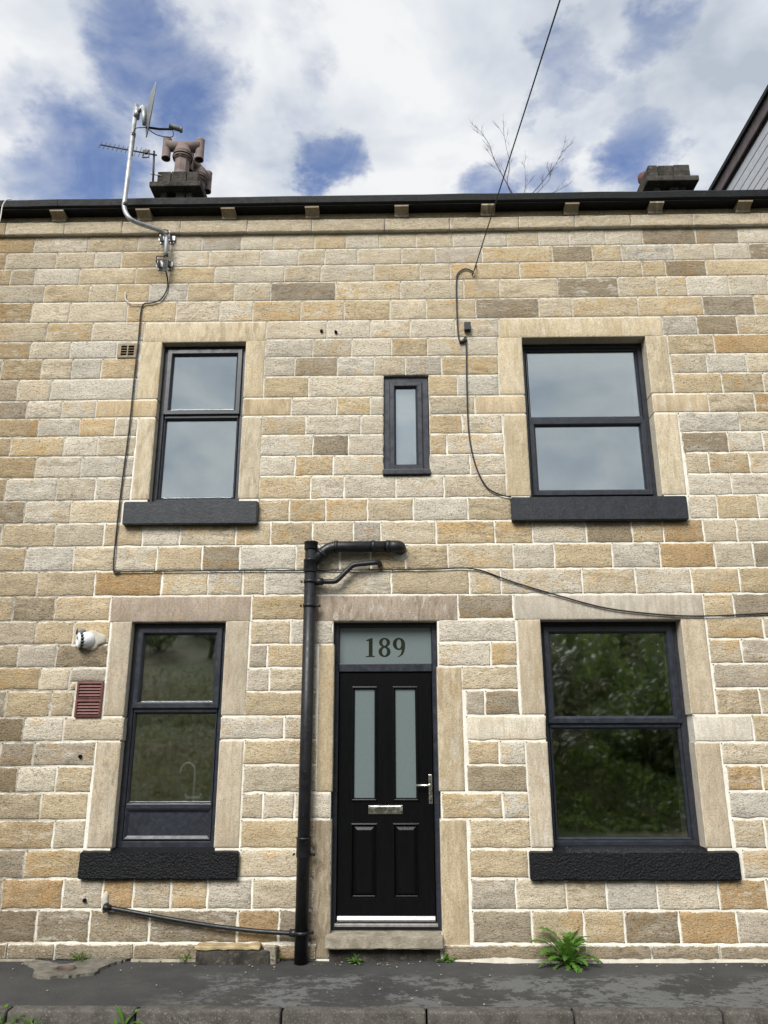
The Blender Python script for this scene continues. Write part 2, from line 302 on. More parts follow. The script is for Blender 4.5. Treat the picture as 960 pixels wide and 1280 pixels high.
# ------------------------------------------------------------------ mesh helpers
def link(name, me, mat, parent=None, loc=None):
    o = bpy.data.objects.new(name, me); col.objects.link(o)
    if mat and not me.materials: me.materials.append(MATS[mat])
    if loc is not None: o.location = loc
    if parent is not None: o.parent = parent
    return o
def tag(o, label=None, cat=None, group=None, kind=None):
    if label: o['label'] = label
    if cat: o['category'] = cat
    if group: o['group'] = group
    if kind: o['kind'] = kind
    return o
def empty(name, loc=(0, 0, 0)):
    o = bpy.data.objects.new(name, None); col.objects.link(o); o.location = loc; o.empty_display_size = .1; return o
class MB:
    def __init__(s): s.v = []; s.f = []; s.sm = []
    def add(s, vs, fs, smooth=False):
        k = len(s.v); s.v += [tuple(p) for p in vs]; s.f += [tuple(i+k for i in f) for f in fs]; s.sm += [smooth]*len(fs); return s
    def box(s, a, b):
        x0, y0, z0 = a; x1, y1, z1 = b
        return s.add([(x0,y0,z0),(x1,y0,z0),(x1,y1,z0),(x0,y1,z0),(x0,y0,z1),(x1,y0,z1),(x1,y1,z1),(x0,y1,z1)],
                     [(0,3,2,1),(4,5,6,7),(0,1,5,4),(1,2,6,5),(2,3,7,6),(3,0,4,7)])
    def cbox(s, a, b, c=.004):               # box with chamfered edges
        bm = bmesh.new(); bmesh.ops.create_cube(bm, size=1)
        for v in bm.verts:
            v.co = Vector([(a[i]+b[i])/2+v.co[i]*(b[i]-a[i]) for i in range(3)])
        bmesh.ops.bevel(bm, geom=bm.edges[:], offset=c, segments=2, profile=.6, affect='EDGES')
        bm.verts.index_update(); s.add([v.co for v in bm.verts], [[v.index for v in f.verts] for f in bm.faces]); bm.free(); return s
    def prism(s, pts, ax, a, b):             # 2-D outline pts swept along axis ax from a to b (other two axes in order)
        def mk(p, t):
            q = [p[0], p[1]]; q.insert(ax, t); return q
        n = len(pts); return s.add([mk(p, a) for p in pts]+[mk(p, b) for p in pts],
            [tuple(range(n))[::-1], tuple(range(n, 2*n))]+[(i, (i+1) % n, (i+1) % n+n, i+n) for i in range(n)])
    def tube(s, path, r, n=10, cap=True):
        path = [Vector(p) for p in path]; rr = r if isinstance(r, (list, tuple)) else [r]*len(path)
        tg = [(path[min(i+1, len(path)-1)]-path[max(i-1, 0)]).normalized() for i in range(len(path))]
        u = tg[0].orthogonal().normalized(); vs = []
        for i, p in enumerate(path):
            u = (u-tg[i]*u.dot(tg[i])).normalized(); w_ = tg[i].cross(u)
            vs += [p+(u*math.cos(2*math.pi*k/n)+w_*math.sin(2*math.pi*k/n))*rr[i] for k in range(n)]
        fs = [(i*n+k, i*n+(k+1) % n, (i+1)*n+(k+1) % n, (i+1)*n+k) for i in range(len(path)-1) for k in range(n)]
        s.add(vs, fs, True)
        if cap:
            k = len(s.v)-len(vs); s.f += [tuple(k+i for i in range(n))[::-1], tuple(k+(len(path)-1)*n+i for i in range(n))]; s.sm += [False, False]
        return s
    def ring(s, rect, prof):                 # profile [(inset, y)] swept round rect (x0,x1,z0,z1) with mitred corners
        x0, x1, z0, z1 = rect; vs = []
        for i_, y in prof: vs += [(x0+i_, y, z0+i_), (x1-i_, y, z0+i_), (x1-i_, y, z1-i_), (x0+i_, y, z1-i_)]
        m = len(prof)
        return s.add(vs, [(k*4+c, k*4+(c+1) % 4, ((k+1) % m)*4+(c+1) % 4, ((k+1) % m)*4+c) for k in range(m) for c in range(4)])
    def mesh(s, name):
        me = bpy.data.meshes.new(name); me.from_pydata(s.v, [], s.f); me.polygons.foreach_set('use_smooth', s.sm)
        bm = bmesh.new(); bm.from_mesh(me); bmesh.ops.recalc_face_normals(bm, faces=bm.faces); bm.to_mesh(me); bm.free(); return me
    def build(s, name, mat, parent=None, loc=None):
        if loc is not None: s.v = [tuple(Vector(v)-Vector(loc)) for v in s.v]
        return link(name, s.mesh(name), mat, parent, loc)
def curve(pts, n=8):                          # Catmull-Rom through points
    p = [Vector(q) for q in pts]; p = [p[0]*2-p[1]]+p+[p[-1]*2-p[-2]]; out = []
    for i in range(1, len(p)-2):
        for k in range(n):
            t = k/n; a, b, c, d = p[i-1:i+3]
            out.append(.5*((2*b)+(c-a)*t+(2*a-5*b+4*c-d)*t*t+(3*b-a-3*c+d)*t**3))
    out.append(p[-2]); return out
def fillet(pts, r, n=5):                      # polyline with rounded corners
    p = [Vector(q) for q in pts]; out = [p[0]]
    for i in range(1, len(p)-1):
        a = (p[i-1]-p[i]); b = (p[i+1]-p[i]); q = min(r, a.length*.49, b.length*.49)
        A = p[i]+a.normalized()*q; B = p[i]+b.normalized()*q
        for k in range(n+1):
            t = k/n; out.append(A*(1-t)**2+p[i]*2*t*(1-t)+B*t*t)
    out.append(p[-1]); return out
def rnd_for(*k): return random.Random(hash(k) & 0xffffff)
# ------------------------------------------------------------------ course lines of the facade (photo pixel -> wall plane)
def L3(xs, *ys): return [[P(x, y) for x, y in zip(xs, t)] for t in zip(*ys)]
lines = {}
lines[1] = [P(30, 281.7), P(480, 276.7), P(800, 271.7)]
for i, t in enumerate(L3((13, 480, 800), (297,317,337,357,379), (291.7,310.7,330.7,351.7,375), (286,306,326,346,371))): lines[2+i] = t
for i, t in enumerate(L3((13, 353, 953), (404,428,449.3,475.3,501.7,524,546.7,571,598,626.7,655,684),
        (401.7,424.3,446.7,470.7,497.3,520,544,570,595,624,652.3,681.7), (393.3,417.3,441.7,465.7,490.7,515,539.3,565,591.7,618.3,648.3,677.3))): lines[7+i] = t
for i, t in enumerate(L3((7, 333, 953), (715,746,776.7,805.7,834.3,863.3,896.7,927.7,958.3), (712.7,744,775,805.7,835,864.3,895,924.3,955.7),
        (709,741.7,771.7,798,829,860,893.3,927.7,956))): lines[19+i] = t
for i, t in enumerate(L3((7, 340, 953), (991,1025,1061.7,1098.3,1136.7), (991,1024,1060.7,1097.3,1136.7), (989,1023.3,1061,1098.3,1138.3))): lines[28+i] = t
lines[33] = [P(7, 1178.3), P(480, 1179), P(953, 1180.7)]
lines[0] = [p+Vector((0, 0, .12)) for p in lines[1]]
def zl(k, x):
    if k == 34: return 0.0
    t = lines[k]; return float(np.interp(x, [p.x for p in t], [p.z for p in t]))
def zm(k): return sum(p.z for p in lines[k])/len(lines[k]) if k < 34 else 0.0
# the courses, read off the photograph: a/b/c = thirds of the picture (x*3), last letter = colour of the stone that ends there,
# '|' = a run stops (an opening or a dressed jamb follows), '/' = party line with the next house
COURSES = {
0: 'a-60 a112G / a400C a750C b75C b330C b435C b683C c103G c335G c477T c728G c1010G',
1: 'a-70 a28T / a248T a463T a680T a930T b210C b483T b725T c22T c232C c440C c672C c928C c1120C',
2: 'a-60 a130T / a330L a518T a640C a757L a905G b65L b220C b338T b462L b600C b737C b942L c100C c213L c350L c488L c687D c848D c1020L',
3: 'a-150 a22T a210L / a355C a455L a640T a785L b15C b158L b258C b380L b545C b672C b847G c150T c300D c410T c605L c757C c888L c1010D',
4: 'a-60 a40T a130L / a297L a508T a632T a805T b107L b243C b441C b615T b728C c28T c278T c487T c575T c727D c1010T',
5: 'a-100 a165L / a335T a437C a560T a703L a878O b55C b298D b540C b778C b913C c170C c397D c541C c655C c812L c957L c1100C',
6: 'a-80 a118T / a260C a477C a660T a823C a948L b168T b330O b502T b638C b823T c100D c225C c472T c715T c908D c1040T',
7: 'a-80 a175L / a345T a540C | b38 b265C b428L b577L b747L b910L | c562 c693G c843D c1010C',
8: 'a-90 a113T / a262C a437L | b33 b213L b358C b508L b643T b790C b907L | c583 c757T c1020B',
9: 'a-90 a5L a155T / a268C a380L a520T | b30 b145L b305D b443L b560C b695G b908T | c595 c730C c878L c1010C',
10: 'a-70 a65L / a190C a520L | b28 b198T b480L | b645 b755T b910L | c605 c787T c942T c1050C',
11: 'a-50 a100G / a230L a360L | b132 b303L b428T b480L | b648 b820C | c735 c910C c1010B',
12: 'a-40 a143T / a298L a430T a515L | b20 b187C b393L b480L | b650 b773O b922L | c625 c850L c1010C',
13: 'a-80 a38T / a238T a365L a507C | b15 b213L b347D b480L | b650 b715O b930L | c637 c810D c940L c1060C',
14: 'a-40 a133T / a305L a500L | b12 b145L b290T b480L | b650 b803L b935L | c650 c738C c890T c1010C',
15: 'a-60 a20T / a212L a357C a492L | b10 b205O b330L b525L b705L b940C | c658 c822L c1010L',
16: 'a-60 a92G / a265L a458C | b5 b125O b262T b418O b590C b795L b958T | c662 c768L c922T c1040L',
17: 'a-70 a5G / a205T a390C a535O a675L a885C b55C b212T b365C b468G b675C b895T c77T c277L c450D c567T c717B c842C c1010C',
18: 'a-60 a95C / a275L a430C a588L a758O a900D b150L b235C b315G b430G b560T b720T c5C c158L c375T c555L c760B c905C c1020D',
19: 'a-70 a140C / a355O a607B a780C a910L b33C b190L b507L b800T b918C c263L c463C c672L c852T c1030T',
20: 'a-60 a48C / a205D a413O | a943 b195T | b757 c5D | c718 c830T c1010D',
21: 'a-80 a133L / a275T a413T | a940 b130C b290L | b683 c15L | c730 c943T c1040C',
22: 'a-60 a68C / a210G a405D | a935 b42G b228T | b683 b880L c20T | c740 c862C c1010G',
23: 'a-90 a148T / a260C | a925 b50L b228C | b770 c22C | c755 c1020G',
24: 'a-140 a20G / a190T a278T | a915 b228T | b785 b858G c28D | c765 c930O c1040C',
25: 'a-60 a88D / a238L a465C | a825 b105L b228C | b787 c130W | c682 c903W c1010T',
26: 'a-140 a0C a125G / a358G | a912 b228T | b793 b912T c52L | c785 c1010C',
27: 'a-60 a65D / a210L a345T | a910 b228C | b790 c58D | c805 c937B c1040T',
28: 'a-50 a152C / a330T | a905 b25C b145L b280L | b695 b925T c65L | c815 c1010L',
29: 'a-70 a200O / a320C | a900 b228T | b800 c70T | c830 c950C c1080T',
30: 'a-80 a90G / a300T | a895 b228C | b800 c62T | c865 c1020C',
31: 'a-60 a5G / a235B a385C a500B a640C a778O a945L b228C | b805 c15G c205C c355C c545L c775L c955B c1040T',
32: 'a-90 a135D / a335D a560D a890D b85B b228D | b810 c75D c270T c422T c628D c845B c1030G',
33: 'a-60 a28D / a203D a500D a760D b228D | b700 c280D c520D c775D c1040D'}
PAL = {'L': (217,209,193), 'C': (212,200,177), 'T': (206,189,158), 'B': (191,165,128), 'G': (193,184,169), 'D': (166,154,134),
       'W': (217,210,195), 'O': (207,189,158), 'P': (182,168,152), 'J': (210,197,171), 'K': (198,182,152), 'N': (199,187,166)}
ALB = .88
def tint(c, rg):
    k = ALB*rg.uniform(.90, 1.08); w_ = rg.uniform(-.04, .04); a = lin(PAL[c])
    return (a[0]*k*(1+w_*.5), a[1]*k, a[2]*k*(1-w_), 1)
def stone_mesh(w_, h, depth, rg, relief, wob, cell=.045, b=.015):
    nx = max(2, round(w_/cell)); nz = max(2, round(h/cell))
    xs = [0, b]+[b+(w_-2*b)*i/nx for i in range(1, nx)]+[w_-b, w_]; zs = [0, b]+[b+(h-2*b)*i/nz for i in range(1, nz)]+[h-b, h]
    ox, oz = rg.uniform(0, 99), rg.uniform(0, 99); tx, tz = rg.uniform(-.5, .5), rg.uniform(-.6, .6)
    X, Z = len(xs), len(zs); vs = []; fs = []
    for j, z in enumerate(zs):
        for i, x in enumerate(xs):
            edge = i in (0, X-1) or j in (0, Z-1)
            n = mnoise.fractal(Vector((x*7+ox, 3.3, z*11+oz)), 1.0, 2.1, 4)
            ring2 = i in (1, X-2) or j in (1, Z-2)
            y = .0 if edge else -.0025-relief*(.45 if ring2 else 1)*(.6+n*1.15+tx*(x/w_-.5)+tz*(z/h-.5))
            dx = mnoise.noise(Vector((x*11+ox, 9, z*11)))*wob; dz = mnoise.noise(Vector((x*11, 5, z*11+oz)))*wob
            vs.append((x-w_/2+dx, y if edge else min(y, -.0025), z-h/2+dz))
    F = lambda i, j: j*X+i
    for j in range(Z-1):
        for i in range(X-1): fs.append((F(i, j), F(i+1, j), F(i+1, j+1), F(i, j+1)))
    brd = [F(i, 0) for i in range(X)]+[F(X-1, j) for j in range(1, Z)]+[F(i, Z-1) for i in range(X-2, -1, -1)]+[F(0, j) for j in range(Z-2, 0, -1)]
    k = len(vs); vs += [(vs[q][0], depth, vs[q][2]) for q in brd]; m = len(brd)
    sm = [True]*len(fs)
    for t in range(m): fs.append((brd[t], k+t, k+(t+1) % m, brd[(t+1) % m])); sm.append(False)
    flags = [1.0 if (i in (0, X-1) or j in (0, Z-1)) else 0.0 for j in range(Z) for i in range(X)]+[1.0]*m
    return vs, fs, sm, flags
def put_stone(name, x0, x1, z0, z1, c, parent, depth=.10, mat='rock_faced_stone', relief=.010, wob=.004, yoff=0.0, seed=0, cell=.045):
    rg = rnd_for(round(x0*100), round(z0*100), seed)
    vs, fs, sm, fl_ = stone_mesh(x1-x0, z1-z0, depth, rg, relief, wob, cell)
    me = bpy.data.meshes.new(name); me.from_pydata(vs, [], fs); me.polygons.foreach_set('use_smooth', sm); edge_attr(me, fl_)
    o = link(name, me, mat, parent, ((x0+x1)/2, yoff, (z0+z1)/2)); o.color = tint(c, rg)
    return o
# openings in the wall plane, from the photograph
def op(l, r, t, b):
    return (sum(P(*q).x for q in l)/len(l), sum(P(*q).x for q in r)/len(r), P(*b).z, P(*t).z)
OUL = op([(203.5,428),(185.5,624)], [(307,432),(298,620)], (250,428), (240,627))
OUR = op([(652,428),(664,617)], [(804.5,419),(830,619)], (730,421.5), (740,620))
OSM = op([(479,470),(480.6,592)], [(534.3,470),(536.3,592)], (507,470), (508,593.5))
OLL = op([(164.5,780),(140,1060)], [(283.6,780),(266,1060)], (220,777.5), (200,1062))
OLR = op([(674.5,775),(692.5,1058)], [(848,778),(886,1058)], (760,774.5), (790,1062))
ODR = op([(417.8,778),(412.8,1160)], [(545,778),(552.5,1160)], (480,776.5), (480,1166))
print('OPEN', [tuple(round(v, 2) for v in o) for o in (OUL, OUR, OSM, OLL, OLR, ODR)])
XL, XR = -5.9, 4.70                        # ends of the built wall (left: the next house; right: the tall neighbour)
ZT = zm(0)
# ------------------------------------------------------------------ ground
KERB_Y0, KERB_Y1 = PG(480, 1266.5).y, PG(480, 1259).y
mb = MB(); nx, ny = 60, 10
for j in range(ny+1):
    for i in range(nx+1):
        x = -14+28*i/nx; y = .25+(KERB_Y1-.25)*j/ny
        mb.v.append((x, y, .012*mnoise.noise(Vector((x*1.3, y*2, 0)))+.012*max(0, y)-.006))
mb.f = [(j*(nx+1)+i, j*(nx+1)+i+1, (j+1)*(nx+1)+i+1, (j+1)*(nx+1)+i) for j in range(ny) for i in range(nx)]; mb.sm = [True]*len(mb.f)
tag(mb.build('pavement', 'asphalt'), 'dark asphalt pavement with flaking grey patches below the stone wall', 'pavement', kind='structure')
MB().box((-150, -8.4, -.5), (150, KERB_Y0+.02, -.115)).build('road', 'asphalt')
tag(bpy.data.objects['road'], 'dark asphalt road in front of the kerb', 'road', kind='structure')
mb = MB(); nx, ny = 60, 40
for j in range(ny+1):
    for i in range(nx+1):
        x = -90+180*i/nx; y = -8.0-80*j/ny; t = max(0, -y-8.3)
        mb.v.append((x, y, -.13+.30*t*(1 if t < 36 else 36/t)+.9*mnoise.noise(Vector((x*.09, y*.09, 1)))*min(1, t/6)))
mb.f = [(j*(nx+1)+i, j*(nx+1)+i+1, (j+1)*(nx+1)+i+1, (j+1)*(nx+1)+i) for j in range(ny) for i in range(nx)]; mb.sm = [True]*len(mb.f)
tag(mb.build('hillside', 'rough_grass_slope'), 'rough grassy slope across the road, mirrored in the lower windows', 'hillside', kind='structure')
MB().box((-150, -8.4, -.6), (150, 120, -.30)).build('ground', 'rough_grass_slope')
tag(bpy.data.objects['ground'], 'plain earth under and behind the terrace', 'ground', kind='structure')
kerb = tag(empty('kerb', (0, KERB_Y0, 0)), 'row of weathered dark kerb stones along the pavement edge', 'kerb', kind='structure')
kx = [PG(x, 1262).x for x in (-190, 0+12, 172, 353, 533, 715, 898, 1080)]
kx = [kx[0]-2.7, kx[0]-1.35]+kx+[kx[-1]+1.35, kx[-1]+2.7]
for i in range(len(kx)-1):
    a, b = kx[i]+.006, kx[i+1]-.006; bm = bmesh.new(); bmesh.ops.create_cube(bm, size=1)
    for v in bm.verts: v.co = Vector(((a+b)/2+v.co.x*(b-a), (KERB_Y0+KERB_Y1)/2+v.co.y*(KERB_Y1-KERB_Y0-.004), -.12+.125*.0+v.co.z*.26))
    bmesh.ops.bevel(bm, geom=[e_ for e_ in bm.edges], offset=.018, segments=3, profile=.5, affect='EDGES')
    bmesh.ops.subdivide_edges(bm, edges=[e_ for e_ in bm.edges if abs(e_.verts[0].co.x-e_.verts[1].co.x) > .5], cuts=8)
    for v in bm.verts: v.co += Vector((0, .006, .007))*mnoise.noise(v.co*5)
    me = bpy.data.meshes.new('kerb_stone'); bm.to_mesh(me); bm.free()
    for p_ in me.polygons: p_.use_smooth = True
    o = link('kerb_stone', me, 'kerb_stone', kerb); o.location = (0, -KERB_Y0, .0)
# ------------------------------------------------------------------ houses
house = tag(empty('terraced_house', (0, 0, 0)), 'two storey stone terraced house with black door and dark grey windows', 'house')
nexth = tag(empty('adjoining_house', (-4.6, 0, 0)), 'uncleaned stone house joined on at the drilled party line beside the aerial pole', 'house')
nexth['label'] = 'adjoining stone house with darker dirty joints, beyond the dish pole'
XP = -3.62                                 # party line, average
def wall_with_holes(x0, x1, z0, z1, holes, y0, y1):
    xs = sorted({x0, x1, *[v for h in holes for v in h[:2]]}); zs = sorted({z0, z1, *[v for h in holes for v in h[2:]]})
    mb = MB(); solid = {}
    for i in range(len(xs)-1):
        for j in range(len(zs)-1):
            cx, cz = (xs[i]+xs[i+1])/2, (zs[j]+zs[j+1])/2
            solid[i, j] = not any(h[0] < cx < h[1] and h[2] < cz < h[3] for h in holes)
    for (i, j), s_ in solid.items():
        if not s_: continue
        a, b, c, d = xs[i], xs[i+1], zs[j], zs[j+1]
        mb.add([(a,y0,c),(b,y0,c),(b,y0,d),(a,y0,d)], [(0,1,2,3)]); mb.add([(a,y1,c),(b,y1,c),(b,y1,d),(a,y1,d)], [(3,2,1,0)])
        for di, dj, q in ((-1,0,[(a,y0,c),(a,y0,d),(a,y1,d),(a,y1,c)]), (1,0,[(b,y0,c),(b,y1,c),(b,y1,d),(b,y0,d)]), (0,-1,[(a,y0,c),(a,y1,c),(b,y1,c),(b,y0,c)]), (0,1,[(a,y0,d),(b,y0,d),(b,y1,d),(a,y1,d)])):
            if not solid.get((i+di, j+dj), False): mb.add(q, [(0,1,2,3)])
    return mb
E_ = .012
holes = [(o[0]-E_, o[1]+E_, o[2]-E_, o[3]+E_) for o in (OUL, OUR, OSM, OLL, OLR, ODR)]
wall = wall_with_holes(XP, XR, -.3, ZT+.01, holes, .0, .30).build('wall', 'mortar', house)
nwall = MB().box((XL, 0, -.3), (XP-.002, .30, ZT+.01)).build('wall', 'mortar', nexth); nwall.location = (4.6, 0, 0)
def jw(k): return .006+.008*min(1, max(0, (k-6)/20))
def X_(tok, k):
    m = tok[0]; v = float(''.join(ch for ch in tok[1:] if ch in '0123456789-.'))
    px = {'a': 0, 'b': 320, 'c': 640}[m]+v/3
    ym = np.interp(px, [13, 953], [0, 1])
    z = (zm(k)+zm(k+1))/2
    # pixel row of this course's middle at that column: solve on the plane
    lo, hi = 200.0, 1260.0
    for _ in range(40):
        mid_ = (lo+hi)/2
        if P(px, mid_).z > z: lo = mid_
        else: hi = mid_
    return P(px, lo).x
cnt = {'h': 0, 'n': 0}; extra = []; mine = []
for k, txt in COURSES.items():
    owner = nexth; start = None; first = None; last = None
    for tok in txt.split():
        if tok == '/': owner = house; continue
        if tok == '|': start = None; continue
        x = X_(tok, k)
        if first is None: first = x
        if start is not None:
            c = tok[-1]; j = jw(k)/2; xc = (start+x)/2
            z0, z1 = zl(k+1, xc)+j, zl(k, xc)-j
            rel = .0035 if k < 8 else .0055 if k < 18 else .0075
            if c == 'W': rel = .003
            if k <= 1: rel = .003
            yo = -.045 if k == 1 else -.02 if k == 33 else 0
            dressed = k <= 1 or c == 'W'
            o = put_stone('stone', start+j, x-j, z0, z1, c, wall if owner is house else nwall, depth=.10+(.05 if k in (1, 33) else 0)+(.18 if (k, tok) in ((21,'b290L'),(28,'b280L'),(25,'a465C'),(25,'c130W')) else 0),
                          mat='dressed_stone' if dressed else 'rock_faced_stone', relief=rel, wob=.004 if k < 12 else .009, yoff=yo, seed=k)
            cnt['h' if owner is house else 'n'] += 1
            if owner is nexth: o.color = tuple(v_*f_ for v_, f_ in zip(o.color, (.76, .72, .66, 1)))
            if owner is house: mine.append(((x-start)*(z1-z0)/((z0+z1)/2+6.0)**1.2 if k > 1 else 0, o, c if not dressed else 'C'))
        start = x; last = x
    extra.append((k, first, last))
print('STONES', cnt)
mine.sort(key=lambda t: t[0]); small = mine[:max(0, len(mine)-298)]
if small:
    mats = sorted({c for _, o, c in small}); mb = MB(); idx = []; eg = []
    for _, o, c in small:
        me = o.data; n0 = len(mb.v); mb.v += [tuple(v.co+o.location) for v in me.vertices]; mb.f += [tuple(i+n0 for i in p.vertices) for p in me.polygons]; mb.sm += [p.use_smooth for p in me.polygons]; idx += [mats.index(c)]*len(me.polygons); eg += [d.value for d in me.attributes['edge'].data]
    me = bpy.data.meshes.new('small_stones'); me.from_pydata(mb.v, [], mb.f); me.polygons.foreach_set('use_smooth', mb.sm)
    edge_attr(me, eg)
    for c in mats: me.materials.append(stone_mat('stone_tone_'+c, True, tuple(tint(c, random.Random(8))[:3])))
    me.polygons.foreach_set('material_index', idx); o = link('small_stones', me, None, wall); tag(o, kind='stuff')
    for _, o, c in small: bpy.data.objects.remove(o)
# stones of the same courses beyond the picture's edges, joined
def stone_run(k, x0, x1, name, parent):
    mb = MB(); rg = rnd_for(k, 77, name); x = x0; out = []
    while x < x1-.08:
        e_ = min(x1, x+rg.uniform(.22, .5)); e_ = x1 if x1-e_ < .12 else e_
        out.append((x, e_)); x = e_
    return out
for nm, parent in (('outer_stones', wall), ('outer_stones', nwall)):
    mb = MB()
    for k, fx, lx in extra:
        a, b = (lx, XR) if parent is wall else (XL, fx)
        for s0, s1 in stone_run(k, a, b, 'r' if parent is wall else 'l', parent):
            j = jw(k)/2
            if s1-s0 < .05: continue
            z0, z1 = zl(k+1, s0)+j, zl(k, s0)-j
            vs, fs, sm, _ = stone_mesh(s1-s0-2*j, z1-z0, .1, rnd_for(k, round(s0*100)), .009, .004, .09)
            yo = -.045 if k == 1 else 0
            n0 = len(mb.v); mb.v += [(v[0]+(s0+s1)/2, v[1]+yo, v[2]+(z0+z1)/2) for v in vs]; mb.f += [tuple(i+n0 for i in f) for f in fs]; mb.sm += sm
    me = bpy.data.meshes.new(nm); me.from_pydata(mb.v, [], mb.f); me.polygons.foreach_set('use_smooth', mb.sm)
    o = link(nm, me, 'rock_faced_stone', parent); o.color = tint('C' if parent is wall else 'D', random.Random(3)); tag(o, kind='stuff')
# dressed jambs, lintels and tie stones round the openings (deep: they make the reveals)
RV = .15
def dress(x0, x1, k0, k1, c, name='jamb', ztop=None, zbot=None, relief=.003, mat='dressed_stone'):
    j = .006; xc = (x0+x1)/2
    return put_stone(name, min(x0, x1), max(x0, x1), (zbot if zbot is not None else zl(k1, xc))+j, (ztop if ztop is not None else zl(k0, xc))-j, c, wall, depth=RV+.10, mat=mat, relief=relief, wob=.0015, seed=500, cell=.08)
def px(x, y): return P(x, y).x
def sides(o, lu, ll, ru, rl, kr, cu='J', ties=('O', 'O'), lt=None, rt=None):
    kt0, ktie, kl1 = kr                    # first course, tie course, course line under the lower jamb
    g_ = .001
    for xa, xb, a, b in ((lu+g_, o[0], kt0, ktie), (ll+g_, o[0], ktie+1, kl1), (o[1], ru-g_, kt0, ktie), (o[1], rl-g_, ktie+1, kl1)):
        dress(xa, xb, a, b, cu)
    if lt is not None: dress(lt+g_, o[0], ktie, ktie+1, ties[0], 'tie_stone')
    if rt is not None: dress(o[1], rt-g_, ktie, ktie+1, ties[1], 'tie_stone')
sides(OUL, px(174,465), px(168.5,575), px(330,465), px(326,570), (8, 11, 16), 'J', ('O', 'O'), px(120,513), px(363.5,509))
sides(OUR, px(623,455), px(631,565), px(837,455), px(852,565), (8, 11, 16), 'J', ('O', 'O'), px(594,507), px(885,503))
sides(OLL, px(134.5,835), px(114,1000), px(309.5,835), px(301.5,1000), (21, 25, 30), 'N')
sides(OLR, px(649,830), px(661,1000), px(887.5,830), px(908,1000), (21, 25, 30), 'N')
dress(px(397,870)+.006, ODR[0], 22, 28, 'K'); dress(px(389,1100)+.006, ODR[0], 29, 34, 'D', relief=.005)
dress(ODR[1], px(579.5,900)-.006, 23, 28, 'K'); dress(ODR[1], px(586,1100)-.006, 29, 34, 'T', relief=.005)
def lintel(o, xl_, xr_, k, c):
    j = .006; put_stone('lintel', xl_+j, xr_-j, o[3], zl(k, (xl_+xr_)/2)-j, c, wall, depth=RV+.1, mat='dressed_stone', relief=.0035, wob=.0015, seed=600, cell=.08)
lintel(OUL, px(179,415), px(333,413), 7, 'J'); lintel(OUR, px(623,410), px(828,405), 7, 'J')
lintel(OLL, px(137.7,762), px(314.3,762), 20, 'P'); lintel(OLR, px(641.7,758), px(879.5,757), 20, 'G'); lintel(ODR, px(385,760), px(572.5,760), 20, 'P')
# sills
def sill(x0, x1, z0, z1, mat, out=.07, zback=0):
    bm = bmesh.new(); bmesh.ops.create_cube(bm, size=1); y0, y1 = -out, RV+.02
    for v in bm.verts: v.co = Vector(((x0+x1)/2+v.co.x*(x1-x0), (y0+y1)/2+v.co.y*(y1-y0), (z0+z1)/2+v.co.z*(z1-z0)))
    for v in bm.verts:
        if v.co.z > (z0+z1)/2 and v.co.y > 0: v.co.z = zback
    bmesh.ops.bevel(bm, geom=bm.edges[:], offset=.009, segments=2, affect='EDGES')
    bmesh.ops.subdivide_edges(bm, edges=[e_ for e_ in bm.edges if abs(e_.verts[0].co.x-e_.verts[1].co.x) > .4], cuts=24)
    amp = .0055 if mat == 'rough_black_paint' else .002
    for v in bm.verts: v.co += Vector((mnoise.noise(v.co*9)*.3, mnoise.noise(v.co*14), mnoise.noise(v.co*14+Vector((5, 5, 5)))))*amp
    me = bpy.data.meshes.new('sill'); bm.to_mesh(me); bm.free()
    return link('sill', me, mat, house)
def sillpx(l, r, t, b, mat, out, o):
    y = -out; sill(zback=o[2]+.022, x0=P(l[0], l[1], y).x, x1=P(r[0], r[1], y).x, z0=P((l[0]+r[0])/2, b, y).z, z1=P((l[0]+r[0])/2, t, y).z, mat=mat, out=out)
sillpx((153.5, 640), (321.5, 640), 626.5, 655, 'sill_paint', .075, OUL); sillpx((640, 636), (860, 634), 620.5, 650, 'sill_paint', .075, OUR)
sillpx((98, 1082), (297, 1082), 1066, 1099.5, 'rough_black_paint', .06, OLL); sillpx((663, 1082), (926, 1082), 1066.5, 1101, 'rough_black_paint', .06, OLR)
